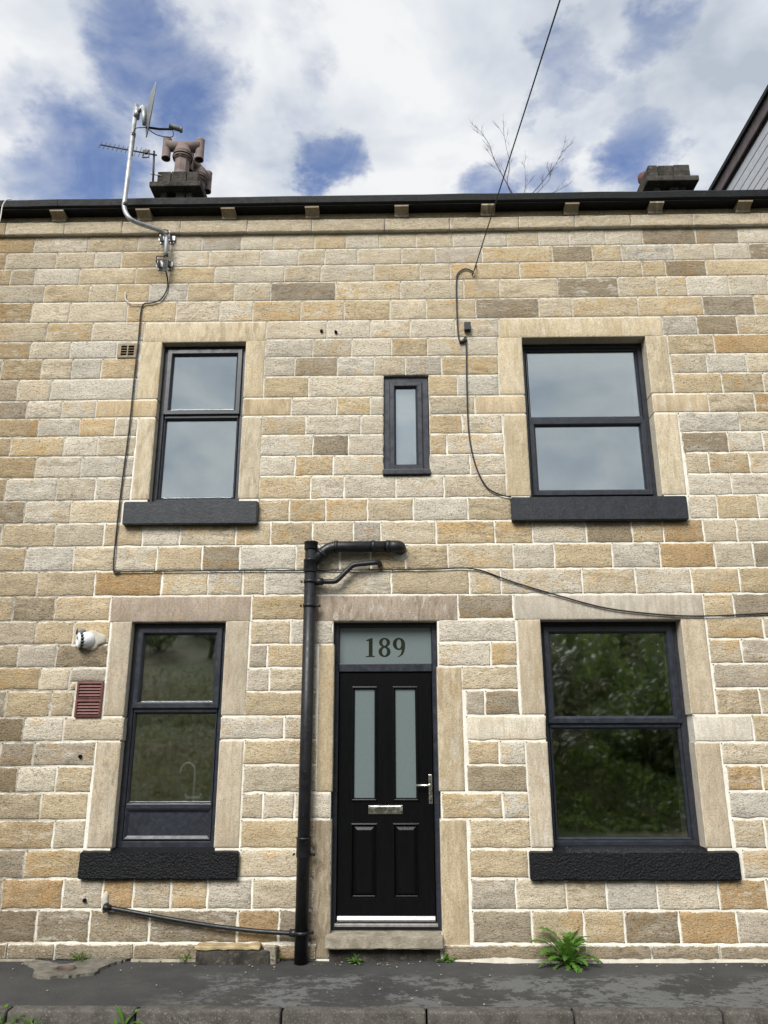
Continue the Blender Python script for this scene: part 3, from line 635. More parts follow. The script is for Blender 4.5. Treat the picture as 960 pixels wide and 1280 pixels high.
# ------------------------------------------------------------------ windows
def window(o, panes, yf=.14, sash=None, panel=None, fw=.062, label=None):
    """panes: list of glass (z0, z1) from the bottom; sash: index of the pane in an opening sash"""
    x0, x1, z0, z1 = o; mb = MB(); d = .07
    mids = [(panes[i][1]+panes[i+1][0])/2 for i in range(len(panes)-1)]
    zb = [z0]+mids+[z1]
    mb.ring((x0-.004, x1+.004, z0, z1+.004), [(0, yf+d), (0, yf), (fw-.014, yf), (fw-.008, yf+.006), (fw-.004, yf+.016), (fw, yf+.022), (fw, yf+d)])
    for m in mids: mb.cbox((x0+fw-.004, yf-.0015, m-.026), (x1-fw+.004, yf+d-.002, m+.026), .006)
    fr = mb.build('window', 'anthracite_frame', house)
    for i, (ga, gb) in enumerate(panes):
        lo = zb[i]+(fw if i == 0 else .026); hi = zb[i+1]-(fw if i == len(panes)-1 else .026)
        gx0, gx1 = x0+fw, x1-fw; yg = yf+.034
        if panel and i == 0: lo = panel[1]
        if sash is not None and i == sash:
            s_ = MB(); r_ = (gx0-.018, gx1+.018, lo-.018, hi+.018); w_ = .066
            s_.ring(r_, [(0, yf-.002), (0, yf-.020), (.006, yf-.026), (w_-.022, yf-.026), (w_-.014, yf-.020), (w_-.004, yf-.004), (w_, yf+.004), (w_, yf+.03), (.02, yf+.03)])
            s_.build('sash', 'anthracite_frame', fr)
            gx0, gx1, lo, hi = gx0-.018+w_-.004, gx1+.018-w_+.004, lo-.018+w_-.004, hi+.018-w_+.004; yg = yf+.012
        else:
            s_ = MB(); s_.ring((gx0-.003, gx1+.003, lo-.003, hi+.003), [(0, yf+.008), (.006, yf+.007), (.018, yf+.022), (.020, yf+.03), (0, yf+.03)]); s_.build('glazing_bead', 'anthracite_frame', fr)
        MB().box((gx0, yg, lo), (gx1, yg+.006, hi)).build('pane', 'window_glass', fr, ((gx0+gx1)/2, yg, (lo+hi)/2))
    if panel:
        pz0, pz1 = panel; s_ = MB(); s_.cbox((x0+fw-.004, yf-.001, pz1-.045), (x1-fw+.004, yf+d-.003, pz1+.002), .008); s_.build('transom', 'anthracite_frame', fr)
        s_ = MB(); s_.box((x0+fw-.01, yf+.022, pz0-.01), (x1-fw+.01, yf+.05, pz1-.03)); s_.ring((x0+fw-.005, x1-fw+.005, pz0-.005, pz1-.04), [(0, yf+.004), (.008, yf+.004), (.032, yf+.020), (.034, yf+.03), (0, yf+.03)])
        s_.build('infill_panel', 'anthracite_frame', fr)
    li = MB(); a, b = yf+d+.002, .46; t = .02; X0, X1, Z0, Z1 = x0+.035, x1-.035, (panel[1]-.03 if panel else z0+.02), z1-.02
    for q in ([(X0,a,Z0),(X0,b,Z0),(X0,b,Z1),(X0,a,Z1)], [(X1,a,Z0),(X1,a,Z1),(X1,b,Z1),(X1,b,Z0)], [(X0,a,Z1),(X0,b,Z1),(X1,b,Z1),(X1,a,Z1)], [(X0,a,Z0),(X1,a,Z0),(X1,b,Z0),(X0,b,Z0)]): li.add(q, [(0,1,2,3)])
    li.build('inner_reveal', 'plaster', fr)
    return fr
def zpx(x, y, yy=.15): return P(x, y, yy).z
window(OUL, [(zpx(240,616), zpx(250,531)), (zpx(250,515), zpx(250,447))], sash=1, yf=.09)
window(OUR, [(zpx(740,606), zpx(740,532)), (zpx(735,518), zpx(730,438))], sash=0)
window(OLL, [(zpx(205,1003), zpx(215,896)), (zpx(215,878), zpx(220,798))], sash=1, panel=(zpx(205,1048), zpx(205,1004)), yf=.09)
window(OLR, [(zpx(780,1041), zpx(775,915)), (zpx(770,896), zpx(765,793))], sash=1)
sm_ = window(OSM, [(zpx(508,574,.05), zpx(508,488,.05))], yf=.035, sash=0, fw=.075)
MB().cbox((OSM[0]-.012, -.035, OSM[2]-.004), (OSM[1]+.012, .06, OSM[2]+.05), .006).build('drip_sill', 'anthracite_frame', sm_)
# small window frosted blind behind the glass
MB().box((OSM[0]+.06, .10, OSM[2]+.05), (OSM[1]-.06, .108, OSM[3]-.05)).build('privacy_film', 'plaster', sm_)
# rooms behind the glass
mb = MB(); zf1, zc = 3.10, ZT-.35
def boxes(l):
    mb = MB()
    for a, b in l: mb.box(a, b)
    return mb
def storey(za, zb, name, mat):
    boxes([((XP, .31, za-.1), (XR, 5.2, za)), ((XP, .31, zb), (XR, 5.2, zb+.1)), ((XP, 5.0, za), (XR, 5.2, zb)), ((XP, .31, za), (XP+.1, 5.0, zb)), ((XR-.1, .31, za), (XR, 5.0, zb)), ((-.95, .47, za), (-.85, 5, zb)), ((.85, .47, za), (.95, 5, zb))]).build(name, mat, house)
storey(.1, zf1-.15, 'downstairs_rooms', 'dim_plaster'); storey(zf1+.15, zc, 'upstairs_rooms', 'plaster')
# ------------------------------------------------------------------ door
x0, x1, z0, z1 = ODR; yd = .10
zt0, zt1 = zpx(480, 829, .12), zpx(480, 788, .12)       # fanlight glass
fr = MB(); fr.ring((x0-.004, x1+.004, z0, z1+.004), [(0, yd+.07), (0, yd), (.034, yd), (.042, yd+.008), (.046, yd+.02), (.046, yd+.07)])
fr.cbox((x0+.04, yd-.0015, zpx(480, 839.5, .1)), (x1-.04, yd+.068, zt0-.004), .006)
dfr = fr.build('door_frame', 'anthracite_frame', house)
MB().box((x0+.04, yd+.03, zt0-.008), (x1-.04, yd+.038, z1-.04)).build('fanlight_pane', 'frosted_glass', dfr)
zl0, zl1 = zpx(480, 1157, .12), zpx(480, 841, .12); lx0, lx1 = x0+.05, x1-.05
yl = yd+.018
def dx(px_, py_): return P(px_, py_, yl).x
def dz(py_): return P(480, py_, yl).z
gl = [(dx(442.5, 930), dx(468.5, 930)), (dx(494, 930), dx(520, 930))]; gz = (dz(998), dz(861))
pp = [(dx(440, 1085), dx(470, 1085)), (dx(493, 1085), dx(523, 1085))]; pz = (dz(1124), dz(1029))
leaf = wall_with_holes(lx0, lx1, zl0, zl1, [(a, b, *gz) for a, b in gl]+[(a-.012, b+.012, *pz) for a, b in pp], yl, yl+.044).build('door', 'black_grained_door', house)
for a, b in gl:
    MB().box((a-.01, yl+.016, gz[0]-.01), (b+.01, yl+.03, gz[1]+.01)).build('pane', 'frosted_glass', leaf)
    MB().ring((a-.022, b+.022, gz[0]-.022, gz[1]+.022), [(0, yl+.002), (0, yl-.007), (.010, yl-.010), (.016, yl-.007), (.026, yl+.010), (.026, yl+.02)]).build('glazing_moulding', 'black_grained_door', leaf)
for a, b in pp:
    m_ = MB(); a -= .012; b += .012
    m_.ring((a-.002, b+.002, pz[0]-.002, pz[1]+.002), [(0, yl+.001), (.012, yl-.006), (.022, yl+.014), (.028, yl+.018), (.058, yl+.002), (.058, yl+.04), (0, yl+.04)])
    m_.box((a+.055, yl+.002, pz[0]+.055), (b-.055, yl+.03, pz[1]-.055)); m_.build('raised_panel', 'black_grained_door', leaf)
lp = MB(); lzb, lzt = dz(1017.5), dz(1006.5); lp.cbox((dx(460.5, 1012), yl-.012, lzb), (dx(503.5, 1012), yl+.004, lzt), .004)
lp.cbox((dx(462, 1012)+.004, yl-.018, lzb+.008), (dx(502, 1012)-.004, yl-.010, lzt-.008), .004).build('letterbox', 'brushed_steel', leaf)
hp = MB(); hx = dx(538, 985); hp.cbox((hx-.016, yl-.010, dz(1005)), (hx+.016, yl+.004, dz(968)), .006)
hz = dz(981.5); hp.tube(fillet([(hx, yl, hz), (hx, yl-.05, hz), (hx-.13, yl-.052, hz)], .02), .0095, 10); hp.tube([(hx, yl-.016, dz(996)), (hx, yl, dz(996))], .009, 10)
hp.build('handle', 'brushed_steel', leaf)
wb = MB(); wb.prism([(yl-.002, dz(1151)), (yl-.022, dz(1151)), (yl-.024, dz(1149)), (yl-.006, dz(1145)), (yl-.002, dz(1145))], 0, lx0+.002, lx1-.002); wb.build('weather_bar', 'aluminium', leaf)
MB().cbox((x0+.03, yd-.03, z0+.028), (x1-.03, yd+.05, z0+.052), .004).build('threshold_strip', 'aluminium', dfr)
# house number 189, clear figures in the frosted fanlight, their dark reflection painted in
def glyph_mesh(outlines, y, t=.0015):
    mb = MB()
    for pts in outlines:
        if isinstance(pts, tuple):            # ring between two ellipses (outer, inner)
            (cx, cz, rx, rz, ix, iz) = pts; n = 40
            vs = []
            for k in range(n):
                a = 2*math.pi*k/n; vs += [(cx+rx*math.cos(a), y, cz+rz*math.sin(a)), (cx+ix*math.cos(a), y, cz+iz*math.sin(a))]
            mb.add(vs, [(2*k, 2*k+1, (2*k+3) % (2*n), (2*k+2) % (2*n)) for k in range(n)])
        else:
            mb.add([(p[0], y, p[1]) for p in pts], [tuple(range(len(pts)))])
        y -= .0004
    return mb
yn = yd+.0285
def nx_(a): return P(400+a/5.331, 810, yn).x
def nz_(a): return P(482, 770+a/5.331, yn).z
zb_, zt_ = nz_(272), nz_(147); hh_ = zt_-zb_
num = MB()
x_a, x_b = nx_(305), nx_(366); cx_ = (x_a+x_b)/2+.003; sw = .0175
num = glyph_mesh([[(cx_-sw, zb_+.006), (cx_+sw, zb_+.006), (cx_+sw, zt_), (cx_+sw*.4, zt_), (cx_-sw*1.6, zt_-.012), (x_a+.004, zt_-.020), (x_a+.004, zt_-.027), (cx_-sw, zt_-.026)],
    [(x_a, zb_), (x_b, zb_), (x_b, zb_+.006), (cx_+sw*1.4, zb_+.010), (cx_-sw*1.4, zb_+.010), (x_a, zb_+.006)]], yn)
num.build('house_number', 'number_dark_glass', dfr)
x_a, x_b = nx_(390), nx_(470); c8 = (x_a+x_b)/2; w8 = (x_b-x_a)/2
glyph_mesh([(c8, zb_+hh_*.275, w8, hh_*.285, w8*.40, hh_*.205), (c8, zb_+hh_*.765, w8*.92, hh_*.245, w8*.36, hh_*.170)], yn).build('house_number', 'number_dark_glass', dfr)
x_a, x_b = nx_(485), nx_(567); c9 = (x_a+x_b)/2; w9 = (x_b-x_a)/2
tail = []
for k in range(15):
    a = R(20-115*k/14); tail.append((c9+w9*math.cos(a)*1.0-(.006 if k > 9 else 0), zb_+hh_*.60+hh_*.60*math.sin(a)))
for k in range(14, -1, -1):
    a = R(20-115*k/14); th = .031*(1-k/15)+.006; tail.append((c9+(w9-th)*math.cos(a)-.002*k/3, zb_+hh_*.60+(hh_*.60-.006-.012*(1-k/14))*math.sin(a)))
glyph_mesh([(c9, zb_+hh_*.685, w9, hh_*.325, w9*.38, hh_*.245), tail], yn).build('house_number', 'number_dark_glass', dfr)
# step
st = MB(); sx0, sx1 = P(406, 1180, -.10).x, P(554, 1180, -.10).x; szt, szb = P(480, 1171.5, -.1).z, P(480, 1187, -.1).z
bm = bmesh.new(); bmesh.ops.create_cube(bm, size=1)
for v in bm.verts: v.co = Vector(((sx0+sx1)/2+v.co.x*(sx1-sx0), .06+v.co.y*.32, (szt+szb)/2+v.co.z*(szt-szb)))
for v in bm.verts:
    if v.co.z > szb+.03 and v.co.y > 0: v.co.z = z0-.002
bmesh.ops.bevel(bm, geom=bm.edges[:], offset=.008, segments=2, affect='EDGES'); bmesh.ops.subdivide_edges(bm, edges=[e_ for e_ in bm.edges if e_.calc_length() > .2], cuts=12)
for v in bm.verts: v.co += Vector((0, mnoise.noise(v.co*15), mnoise.noise(v.co*17)))*.006
me = bpy.data.meshes.new('doorstep'); bm.to_mesh(me); bm.free(); link('doorstep', me, 'concrete', house)
MB().box((sx0+.03, -.012, -.05), (sx1-.02, .30, szb+.012)).build('step_gap_shade', 'sooty_stone', house)  # solid dark block standing in for the shaded gap under the step
# ------------------------------------------------------------------ eaves: corbels, box gutter, roof
GY = -.17
gz1 = P(480, 244, GY).z; gz0 = P(480, 251.5, GY).z; g_l, g_r = P(10, 250, GY), P(950, 237, GY)
print('GUTTER', gz0, gz1, 'left z', g_l.z, 'right z', g_r.z, 'ZT', ZT, 'band top', zm(1))
gp = [(.10, gz0+.01), (GY+.02, gz0-.012), (GY, gz0), (GY-.012, gz1-.012), (GY-.006, gz1), (GY+.02, gz1+.004), (GY+.05, gz1-.03), (.10, gz1-.03)]
for a, b, own, off in ((XP, XR, house, 0), (XL, XP-.003, nexth, 4.6)):
    mb = MB(); n = 36
    for i in range(n):
        xa, xb = a+(b-a)*i/n, a+(b-a)*(i+1)/n
        wob_ = lambda x: .006*mnoise.noise(Vector((x*2.1, 0, 4)))
        mb.add([(xa, y, z+wob_(xa)) for y, z in gp]+[(xb, y, z+wob_(xb)) for y, z in gp], [(k, (k+1) % 8, (k+1) % 8+8, k+8) for k in range(8)])
    mb.add([(a, y, z) for y, z in gp], [tuple(range(8))]); mb.add([(b, y, z) for y, z in gp], [tuple(range(8))])
    o = mb.build('gutter', 'gutter_paint', own); o.location.x = off
    m_ = MB(); m_.box((a, GY+.025, gz0-.026), (b, .12, gz0-.014)); o = m_.build('soffit_board', 'soffit_paint', own); o.location.x = off
    pit = math.tan(R(31)); m_ = MB(); ry = 4.4
    m_.prism([(-.05, gz1-.005), (ry, gz1-.005+(ry+.05)*pit), (2*ry+.2, gz1-.02), (2*ry+.2, gz1-.05), (ry, gz1-.05+(ry+.05)*pit), (-.05, gz1-.027)], 0, a, b); o = m_.build('roof', 'slate', own); o.location.x = off
    MB().box((a+.01, 2*ry-.3, -.3), (b-.01, 2*ry, gz1)).build('rear_wall', 'mortar', own).location.x = off
zc1 = gz0-.027
czb = zm(1)+.004
print('corbel', czb, zc1)
cw = .15
for pxx in (72, 179, 285, 390, 502, 610.5, 715.5, 821.5, 932.5):
    xc = P(pxx, 263, -.12).x; hgt = zc1-czb
    prof = [(.05, czb), (-.055, czb), (-.062, czb+.008), (-.062, czb+.022), (-.075, czb+hgt*.42), (-.10, czb+hgt*.62), (-.128, czb+hgt*.74), (-.132, zc1-.022), (-.145, zc1-.020), (-.145, zc1-.002), (.05, zc1-.002)]
    m_ = MB(); m_.prism(prof, 0, -cw/2, cw/2); own = house if pxx > 72 else nexth
    o = m_.build('corbel', 'dressed_stone', own); o.location = (xc+(0 if own is house else 4.6), 0, 0); o.color = tint('D', random.Random(pxx))
# ------------------------------------------------------------------ chimneys
CY = 4.3
def chimney(pl_, pr_, ptop, pcap, pblock, own, off):
    y0 = CY-.45; xa, xb = P(pl_, 240, y0).x, P(pr_, 240, y0).x; m = (pl_+pr_)/2
    zt = P(m, ptop, y0-.0).z; zc = P(m, pcap, y0-.12).z
    base = 9.2
    st = MB(); zs = zc-.10
    st.box((xa+.10, y0+.02, base), (xb-.10, CY+.45, zs-.24)); stk = st.build('chimney', 'sooty_stone', own); stk.location.x = off
    for i in range(6):                      # open arcaded course under the cap
        fx = xa+.12+(xb-xa-.24)*(.02+.30*(i % 3)+.15*(i//3)*0); yy = y0+.03 if i < 3 else CY+.30
        w_ = (.10, .16, .10)[i % 3]; fx = (xa+.10, (xa+xb)/2-.02, xb-.22)[i % 3]
        MB().cbox((fx, yy, zs-.245), (fx+w_, yy+.14, zs+.005), .012).build('vent_stone', 'sooty_stone', stk)
    MB().box((xa+.22, y0+.16, zs-.25), (xb-.22, CY+.3, zs+.002)).build('flue_core', 'dark_inside', stk)
    MB().cbox((xa-.06, y0-.12, zs), (xb+.06, CY+.57, zc), .018).build('cap_slab', 'sooty_stone', stk)
    rg = random.Random(int(pl_)); bx = xa+.02; 
    while bx < xb-.06:
        e_ = min(xb-.02, bx+rg.uniform(.16, .3)); e_ = xb-.02 if xb-.02-e_ < .1 else e_
        MB().cbox((bx+.004, y0, zc+.002), (e_-.004, CY+.44, zt+rg.uniform(-.015, .01)), .016).build('cap_block', 'sooty_stone', stk); bx = e_
    return stk, xa, xb, zt, y0
def lathe(mb, c, prof, n=16):
    vs = []; 
    for r, z in prof: vs += [(c[0]+r*math.cos(2*math.pi*k/n), c[1]+r*math.sin(2*math.pi*k/n), z) for k in range(n)]
    return mb.add(vs, [(j*n+k, j*n+(k+1) % n, (j+1)*n+(k+1) % n, (j+1)*n+k) for j in range(len(prof)-1) for k in range(n)], n > 8)
stk, xa, xb, zt, y0c = chimney(193, 248, 214.5, 226, 0, house, 0)
def cowl_pot(px_c, py_top, yy, stk, rot=0.0):
    c = P(px_c, 195, yy); zp = P(px_c, py_top, yy).z
    m_ = MB(); lathe(m_, (c.x, yy), [(.17, zt-.02), (.165, zt+.05), (.135, zt+.14), (.13, zt+.40), (.155, zt+.42), (.155, zt+.47)], 8); pot = m_.build('chimney_pot', 'terracotta_buff', stk)
    zb = zt+.46; m_ = MB(); lathe(m_, (c.x, yy), [(.165, zb-.02), (.17, zb), (.17, zb+.035), (.15, zb+.05), (.15, zb+.08), (.165, zb+.10), (.15, zb+.12), (.135, zb+.20), (.12, zb+.26)], 20)
    hz_ = zb+.26; ca, sa = math.cos(rot), math.sin(rot); arm = .29
    m_.tube([(c.x-arm*ca, yy-arm*sa, hz_), (c.x+arm*ca, yy+arm*sa, hz_)], .095, 18)
    for s_ in (-1, 1):
        ex, ey = c.x+s_*arm*ca, yy+s_*arm*sa; zz0, zz1 = hz_-.27, hz_+.15
        lathe(m_, (ex, ey), [(.062, zz0+.005), (.078, zz0), (.078, zz0+.02), (.074, zz0+.03), (.074, zz1-.02), (.078, zz1), (.062, zz1), (.060, zz1-.05), (.060, zz0+.05)], 18)
    m_.build('cowl', 'terracotta_buff', stk)
    m_ = MB(); lathe(m_, (c.x, yy), [(.172, zb+.005), (.176, zb+.012), (.176, zb+.028), (.172, zb+.035)], 20); m_.build('clamp_band', 'dark_inside', stk)
cowl_pot(228.5, 172, CY-.22, stk, R(4)); cowl_pot(250, 172, CY+.35, stk, R(70))
stk2, xa2, xb2, zt2, y02 = chimney(812, 868, 206, 219, 0, house, 0)
m_ = MB(); c = P(838, 205, CY); lathe(m_, (c.x, CY), [(.15, zt2-.02), (.15, zt2+.05), (.13, zt2+.10), (.09, zt2+.12), (.0, zt2+.13)], 16); m_.build('flue_cap', 'concrete', stk2)
# low red clay pot on the slope behind the right stack
m_ = MB(); c = P(806, 222, CY+.62); lathe(m_, (c.x, CY+.62), [(.10, c.z-.9), (.10, c.z-.1), (.125, c.z-.06), (.125, c.z+.04), (.09, c.z+.06)], 16); m_.build('chimney_pot', 'red_clay', stk2)
# ------------------------------------------------------------------ tall neighbour on the right: eaves running back over the roof
XE = 4.72
def zside(px_, py_): d_ = ray(px_, py_); return H+XE/d_.x*d_.z
zE = zside(893, 236)
nb = tag(empty('tall_building', (XE+.6, 0, 0)), 'taller building with brown fascia and pale boarded side wall rising beyond the roof', 'building')
def nbb(m_, name, mat): o = m_.build(name, mat, nb); o.location = (-(XE+.6), 0, 0); return o
Y0, Y1 = -.16, 11
m_ = MB(); m_.box((XE+.04, .002, -.3), (XE+6, Y1, zE-.02)); nw = nbb(m_, 'wall', 'mortar')
mb = MB(); z = .0; rg = random.Random(31)
while z < zE-.1:
    h_ = rg.uniform(.17, .22); x = XE+.0
    while x < XE+4.6:
        w_ = rg.uniform(.22, .52); vs, fs, sm, fl_ = stone_mesh(w_-.014, h_-.014, .1, rg, .010, .005, .09)
        n0 = len(mb.v); mb.v += [(v[0]+x+w_/2-(XE+.6), v[1], v[2]+z+h_/2) for v in vs]; mb.f += [tuple(i+n0 for i in f) for f in fs]; mb.sm += sm; x += w_
    z += h_
me = bpy.data.meshes.new('outer_stones'); me.from_pydata(mb.v, [], mb.f); me.polygons.foreach_set('use_smooth', mb.sm)
o = link('outer_stones', me, 'rock_faced_stone', nb); o.color = tint('C', random.Random(4)); tag(o, kind='stuff')
zf = zside(906.5, 235); zg = zside(896.5, 235.5)
m_ = MB(); m_.box((XE-.045, Y0, zf), (XE-.02, Y1, zg)); nbb(m_, 'fascia', 'brown_fascia')
m_ = MB(); m_.prism([(XE-.085, zE+.0), (XE-.085, zg), (XE-.015, zg+.003), (XE-.015, zE+.03)], 1, Y0, Y1); nbb(m_, 'gutter', 'gutter_paint')
lo_ = [zside(x, 234) for x in (909.5, 918, 927, 936, 944, 952.5, 961, 969, 977, 985, 993, 1001, 1009, 1017, 1025, 1033, 1041, 1049, 1057)]
for i in range(len(lo_)-1):
    m_ = MB(); m_.cbox((XE+.0, .13, lo_[i+1]+.008), (XE+.03, Y1, lo_[i]-.008), .004); nbb(m_, 'cladding_board', 'grey_soffit')
m_ = MB(); m_.prism([(XE-.06, zE+.035), (XE+4.3, zE+3.2), (XE+8.6, zE+.035), (XE+8.6, zE-.05), (XE+4.3, zE+3.08), (XE-.0, zE+.03)], 1, Y0, Y1); nbb(m_, 'roof', 'slate')
# ------------------------------------------------------------------ drainpipe and waste pipes
def PP(px_, py_, y): return P(px_, py_, y)
py_ = -.085
dp = tag(empty('soil_pipe', (P(373, 1198, py_).x, py_, 0)), 'black plastic soil pipe with bent branch running down beside the front door', 'pipe')
def part(mb, name, mat, root):
    o = mb.build(name, mat, root); o.location = -root.location; return o
xp_ = P(381, 1000, py_).x; ztop = P(392, 678, py_).z; zjoin = P(390, 712, py_).z
part(MB().tube([(xp_, py_, -.04), (xp_, py_, ztop-.02)], .055, 20), 'pipe', 'black_plastic', dp)
def collar(z, h=.09, r=.063, w=None):
    m_ = MB(); lathe(m_, (xp_, py_), [(.056, z), (r-.002, z), (r, z+.006), (r, z+h-.014), (r+.004, z+h-.012), (r+.004, z+h-.004), (r, z+h), (.056, z+h)], 22); return m_
part(collar(ztop-.07, .075, .064), 'pipe_collar', 'black_plastic', dp)
zz_ = P(389, 714, py_).z; part(collar(zz_-.01, .12, .064), 'pipe_collar', 'black_plastic', dp)
zz_ = P(376, 1072, py_).z; part(collar(zz_, .16, .062), 'pipe_collar', 'black_plastic', dp)
for yy in (727, 757, 1068, 1166):
    z = P(383, yy, py_).z; m_ = MB(); lathe(m_, (xp_, py_), [(.056, z-.014), (.0615, z-.014), (.0615, z+.014), (.056, z+.014)], 22)
    for s_ in (-1, 1): m_.cbox((xp_+s_*.058-.014, py_-.004, z-.012), (xp_+s_*.058+.028*s_+.014, py_+.012, z+.012), .003); m_.tube([(xp_+s_*.082, py_+.02, z), (xp_+s_*.082, py_-.015, z)], .009, 8)
    m_.box((xp_-.04, py_+.04, z-.012), (xp_+.04, .0, z+.012)); part(m_, 'pipe_clip', 'black_plastic', dp)
b0 = Vector((xp_, py_, P(390, 706, py_).z)); b1 = PP(411, 684, py_); b2 = PP(490, 683, py_); b3 = Vector((P(497, 686, -.07).x+.015, py_+.015, b2.z-.005)); b4 = Vector((b3.x+.02, .05, b3.z-.03))
b1.z = b2.z
part(MB().tube(fillet([b0, b1, b2], .08, 6), .052, 18), 'branch_pipe', 'black_plastic', dp)
part(MB().tube(fillet([b2-Vector((.03, 0, 0)), b2+Vector((.075, 0, 0)), Vector((b2.x+.085, .06, b2.z-.02))], .085, 8), .0565, 18), 'elbow', 'black_plastic', dp)
for q, dd in ((b1+Vector((.07, 0, 0)), (1, 0, 0)), (b1+Vector((.42, 0, 0)), (1, 0, 0)), (b2-Vector((.04, 0, 0)), (1, 0, 0)), (b0.lerp(b1, .62), tuple((b1-b0).normalized()))):
    dd = Vector(dd); part(MB().tube([q-dd*.016, q+dd*.016], .0595, 18), 'pipe_collar', 'black_plastic', dp)
w0 = Vector((xp_+.05, py_, P(400, 727, py_).z)); w1 = PP(420, 726, py_); w2 = PP(441, 706, py_); w3 = PP(470, 703, py_); w1.z = w0.z
part(MB().tube(fillet([w0, w1, w2, w3, w3+Vector((.03, .03, 0)), w3+Vector((.035, .12, -.003))], .03, 5), .024, 14), 'waste_pipe', 'black_plastic', dp)
part(MB().tube([w0, w0+Vector((.07, 0, 0))], .034, 14), 'waste_boss', 'black_plastic', dp)
# long waste pipe low on the wall
wp = tag(empty('waste_pipe', tuple(P(135, 1135, -.05))), 'thin sloping black waste pipe running from the wall hole to the soil pipe', 'pipe')
wz = [PP(133, 1134, -.05), PP(240, 1153.5, -.055), PP(312, 1163, -.06), Vector((xp_-.05, py_, P(367, 1167, py_).z))]
part(MB().tube([wz[0]+Vector((-.005, .07, .005)), wz[0]+Vector((-.005, .012, .004)), wz[0]]+curve(wz, 8)[1:], .0185, 14), 'pipe', 'black_plastic', wp)
part(MB().tube([wz[0]+Vector((-.012, .03, .004)), wz[0]+Vector((-.004, -.012, .002)), wz[0]+Vector((.04, -.002, -.008))], [.026, .029, .024], 14), 'elbow', 'black_plastic', wp)
part(MB().tube([wz[3]-Vector((.05, 0, -.006)), wz[3]+Vector((.03, 0, 0))], .030, 14), 'socket', 'black_plastic', wp)
# ------------------------------------------------------------------ small fittings on the wall
def blob(c, rx, rz, t, name, mat, parent, seed=1, n=26):
    vs = [(c[0], c[1]-t, c[2])]; 
    for ringf, tt in ((.7, t*.92), (.9, t*.6), (1.0, -.004)):
        for k in range(n):
            a = 2*math.pi*k/n; q = 1+.38*mnoise.noise(Vector((math.cos(a)*1.5, math.sin(a)*1.5, seed*3.1)))
            vs.append((c[0]+rx*ringf*q*math.cos(a), c[1]-tt, c[2]+rz*ringf*q*math.sin(a)))
    fs = [(0, 1+(k+1) % n, 1+k) for k in range(n)]+[(1+j*n+k, 1+j*n+(k+1) % n, 1+(j+1)*n+(k+1) % n, 1+(j+1)*n+k) for k in range(n) for j in range(2)]
    mb = MB(); mb.add(vs, fs, True); return mb.build(name, mat, parent)
blob(P(132, 1126), .035, .075, .032, 'mortar_patch', 'fresh_mortar', house, 2)
blob(P(117, 800), .115, .10, .026, 'mortar_patch', 'fresh_mortar', house, 5)
blob(P(499, 693), .08, .07, .016, 'mortar_patch', 'fresh_mortar', house, 8)
fl = tag(empty('flue_terminal', tuple(P(106, 800, -.02))), 'white round plastic flue terminal with slotted nose above the brown vent', 'flue')
fc = P(107.5, 800, -.03)
ax = Vector((-.80, -.58, -.10)).normalized(); u_ = Vector((0, 0, 1)); u_ = (u_-ax*u_.dot(ax)).normalized(); v_ = ax.cross(u_); n = 26
def turned(prof, c0):
    m_ = MB(); vs = []
    for r_, t_ in prof: vs += [c0+ax*t_+(u_*math.cos(2*math.pi*k/n)+v_*math.sin(2*math.pi*k/n))*r_ for k in range(n)]
    return m_.add(vs, [(j*n+k, j*n+(k+1) % n, (j+1)*n+(k+1) % n, (j+1)*n+k) for j in range(len(prof)-1) for k in range(n)], True)
part(turned([(.001, -.085), (.04, -.075), (.066, -.045), (.074, -.01), (.074, .02), (.070, .035), (.066, .036)], fc), 'body', 'white_plastic', fl)
part(turned([(.064, .030), (.064, .055), (.05, .056), (.001, .056)], fc), 'grille_core', 'dark_inside', fl)
for k in range(14):
    a = 2*math.pi*k/14; q = fc+(u_*math.cos(a)+v_*math.sin(a))*.068; part(MB().tube([q+ax*.030, q+ax*.062], .0055, 6), 'grille_bar', 'dish_paint', fl)
part(turned([(.070, .060), (.073, .062), (.073, .072), (.05, .080), (.03, .078), (.028, .06)], fc), 'nose_ring', 'white_plastic', fl)
q0 = fc+ax*.03+u_*.07; part(MB().tube([q0-ax*.02, q0+ax*.05+u_*.01], [.026, .030], 14), 'nozzle', 'dish_paint', fl)
part(MB().tube([q0+ax*.045+u_*.009, q0+ax*.052+u_*.0102], .024, 14), 'nozzle_mouth_shade', 'dark_inside', fl)  # dark disc painted as the shaded mouth of the nozzle
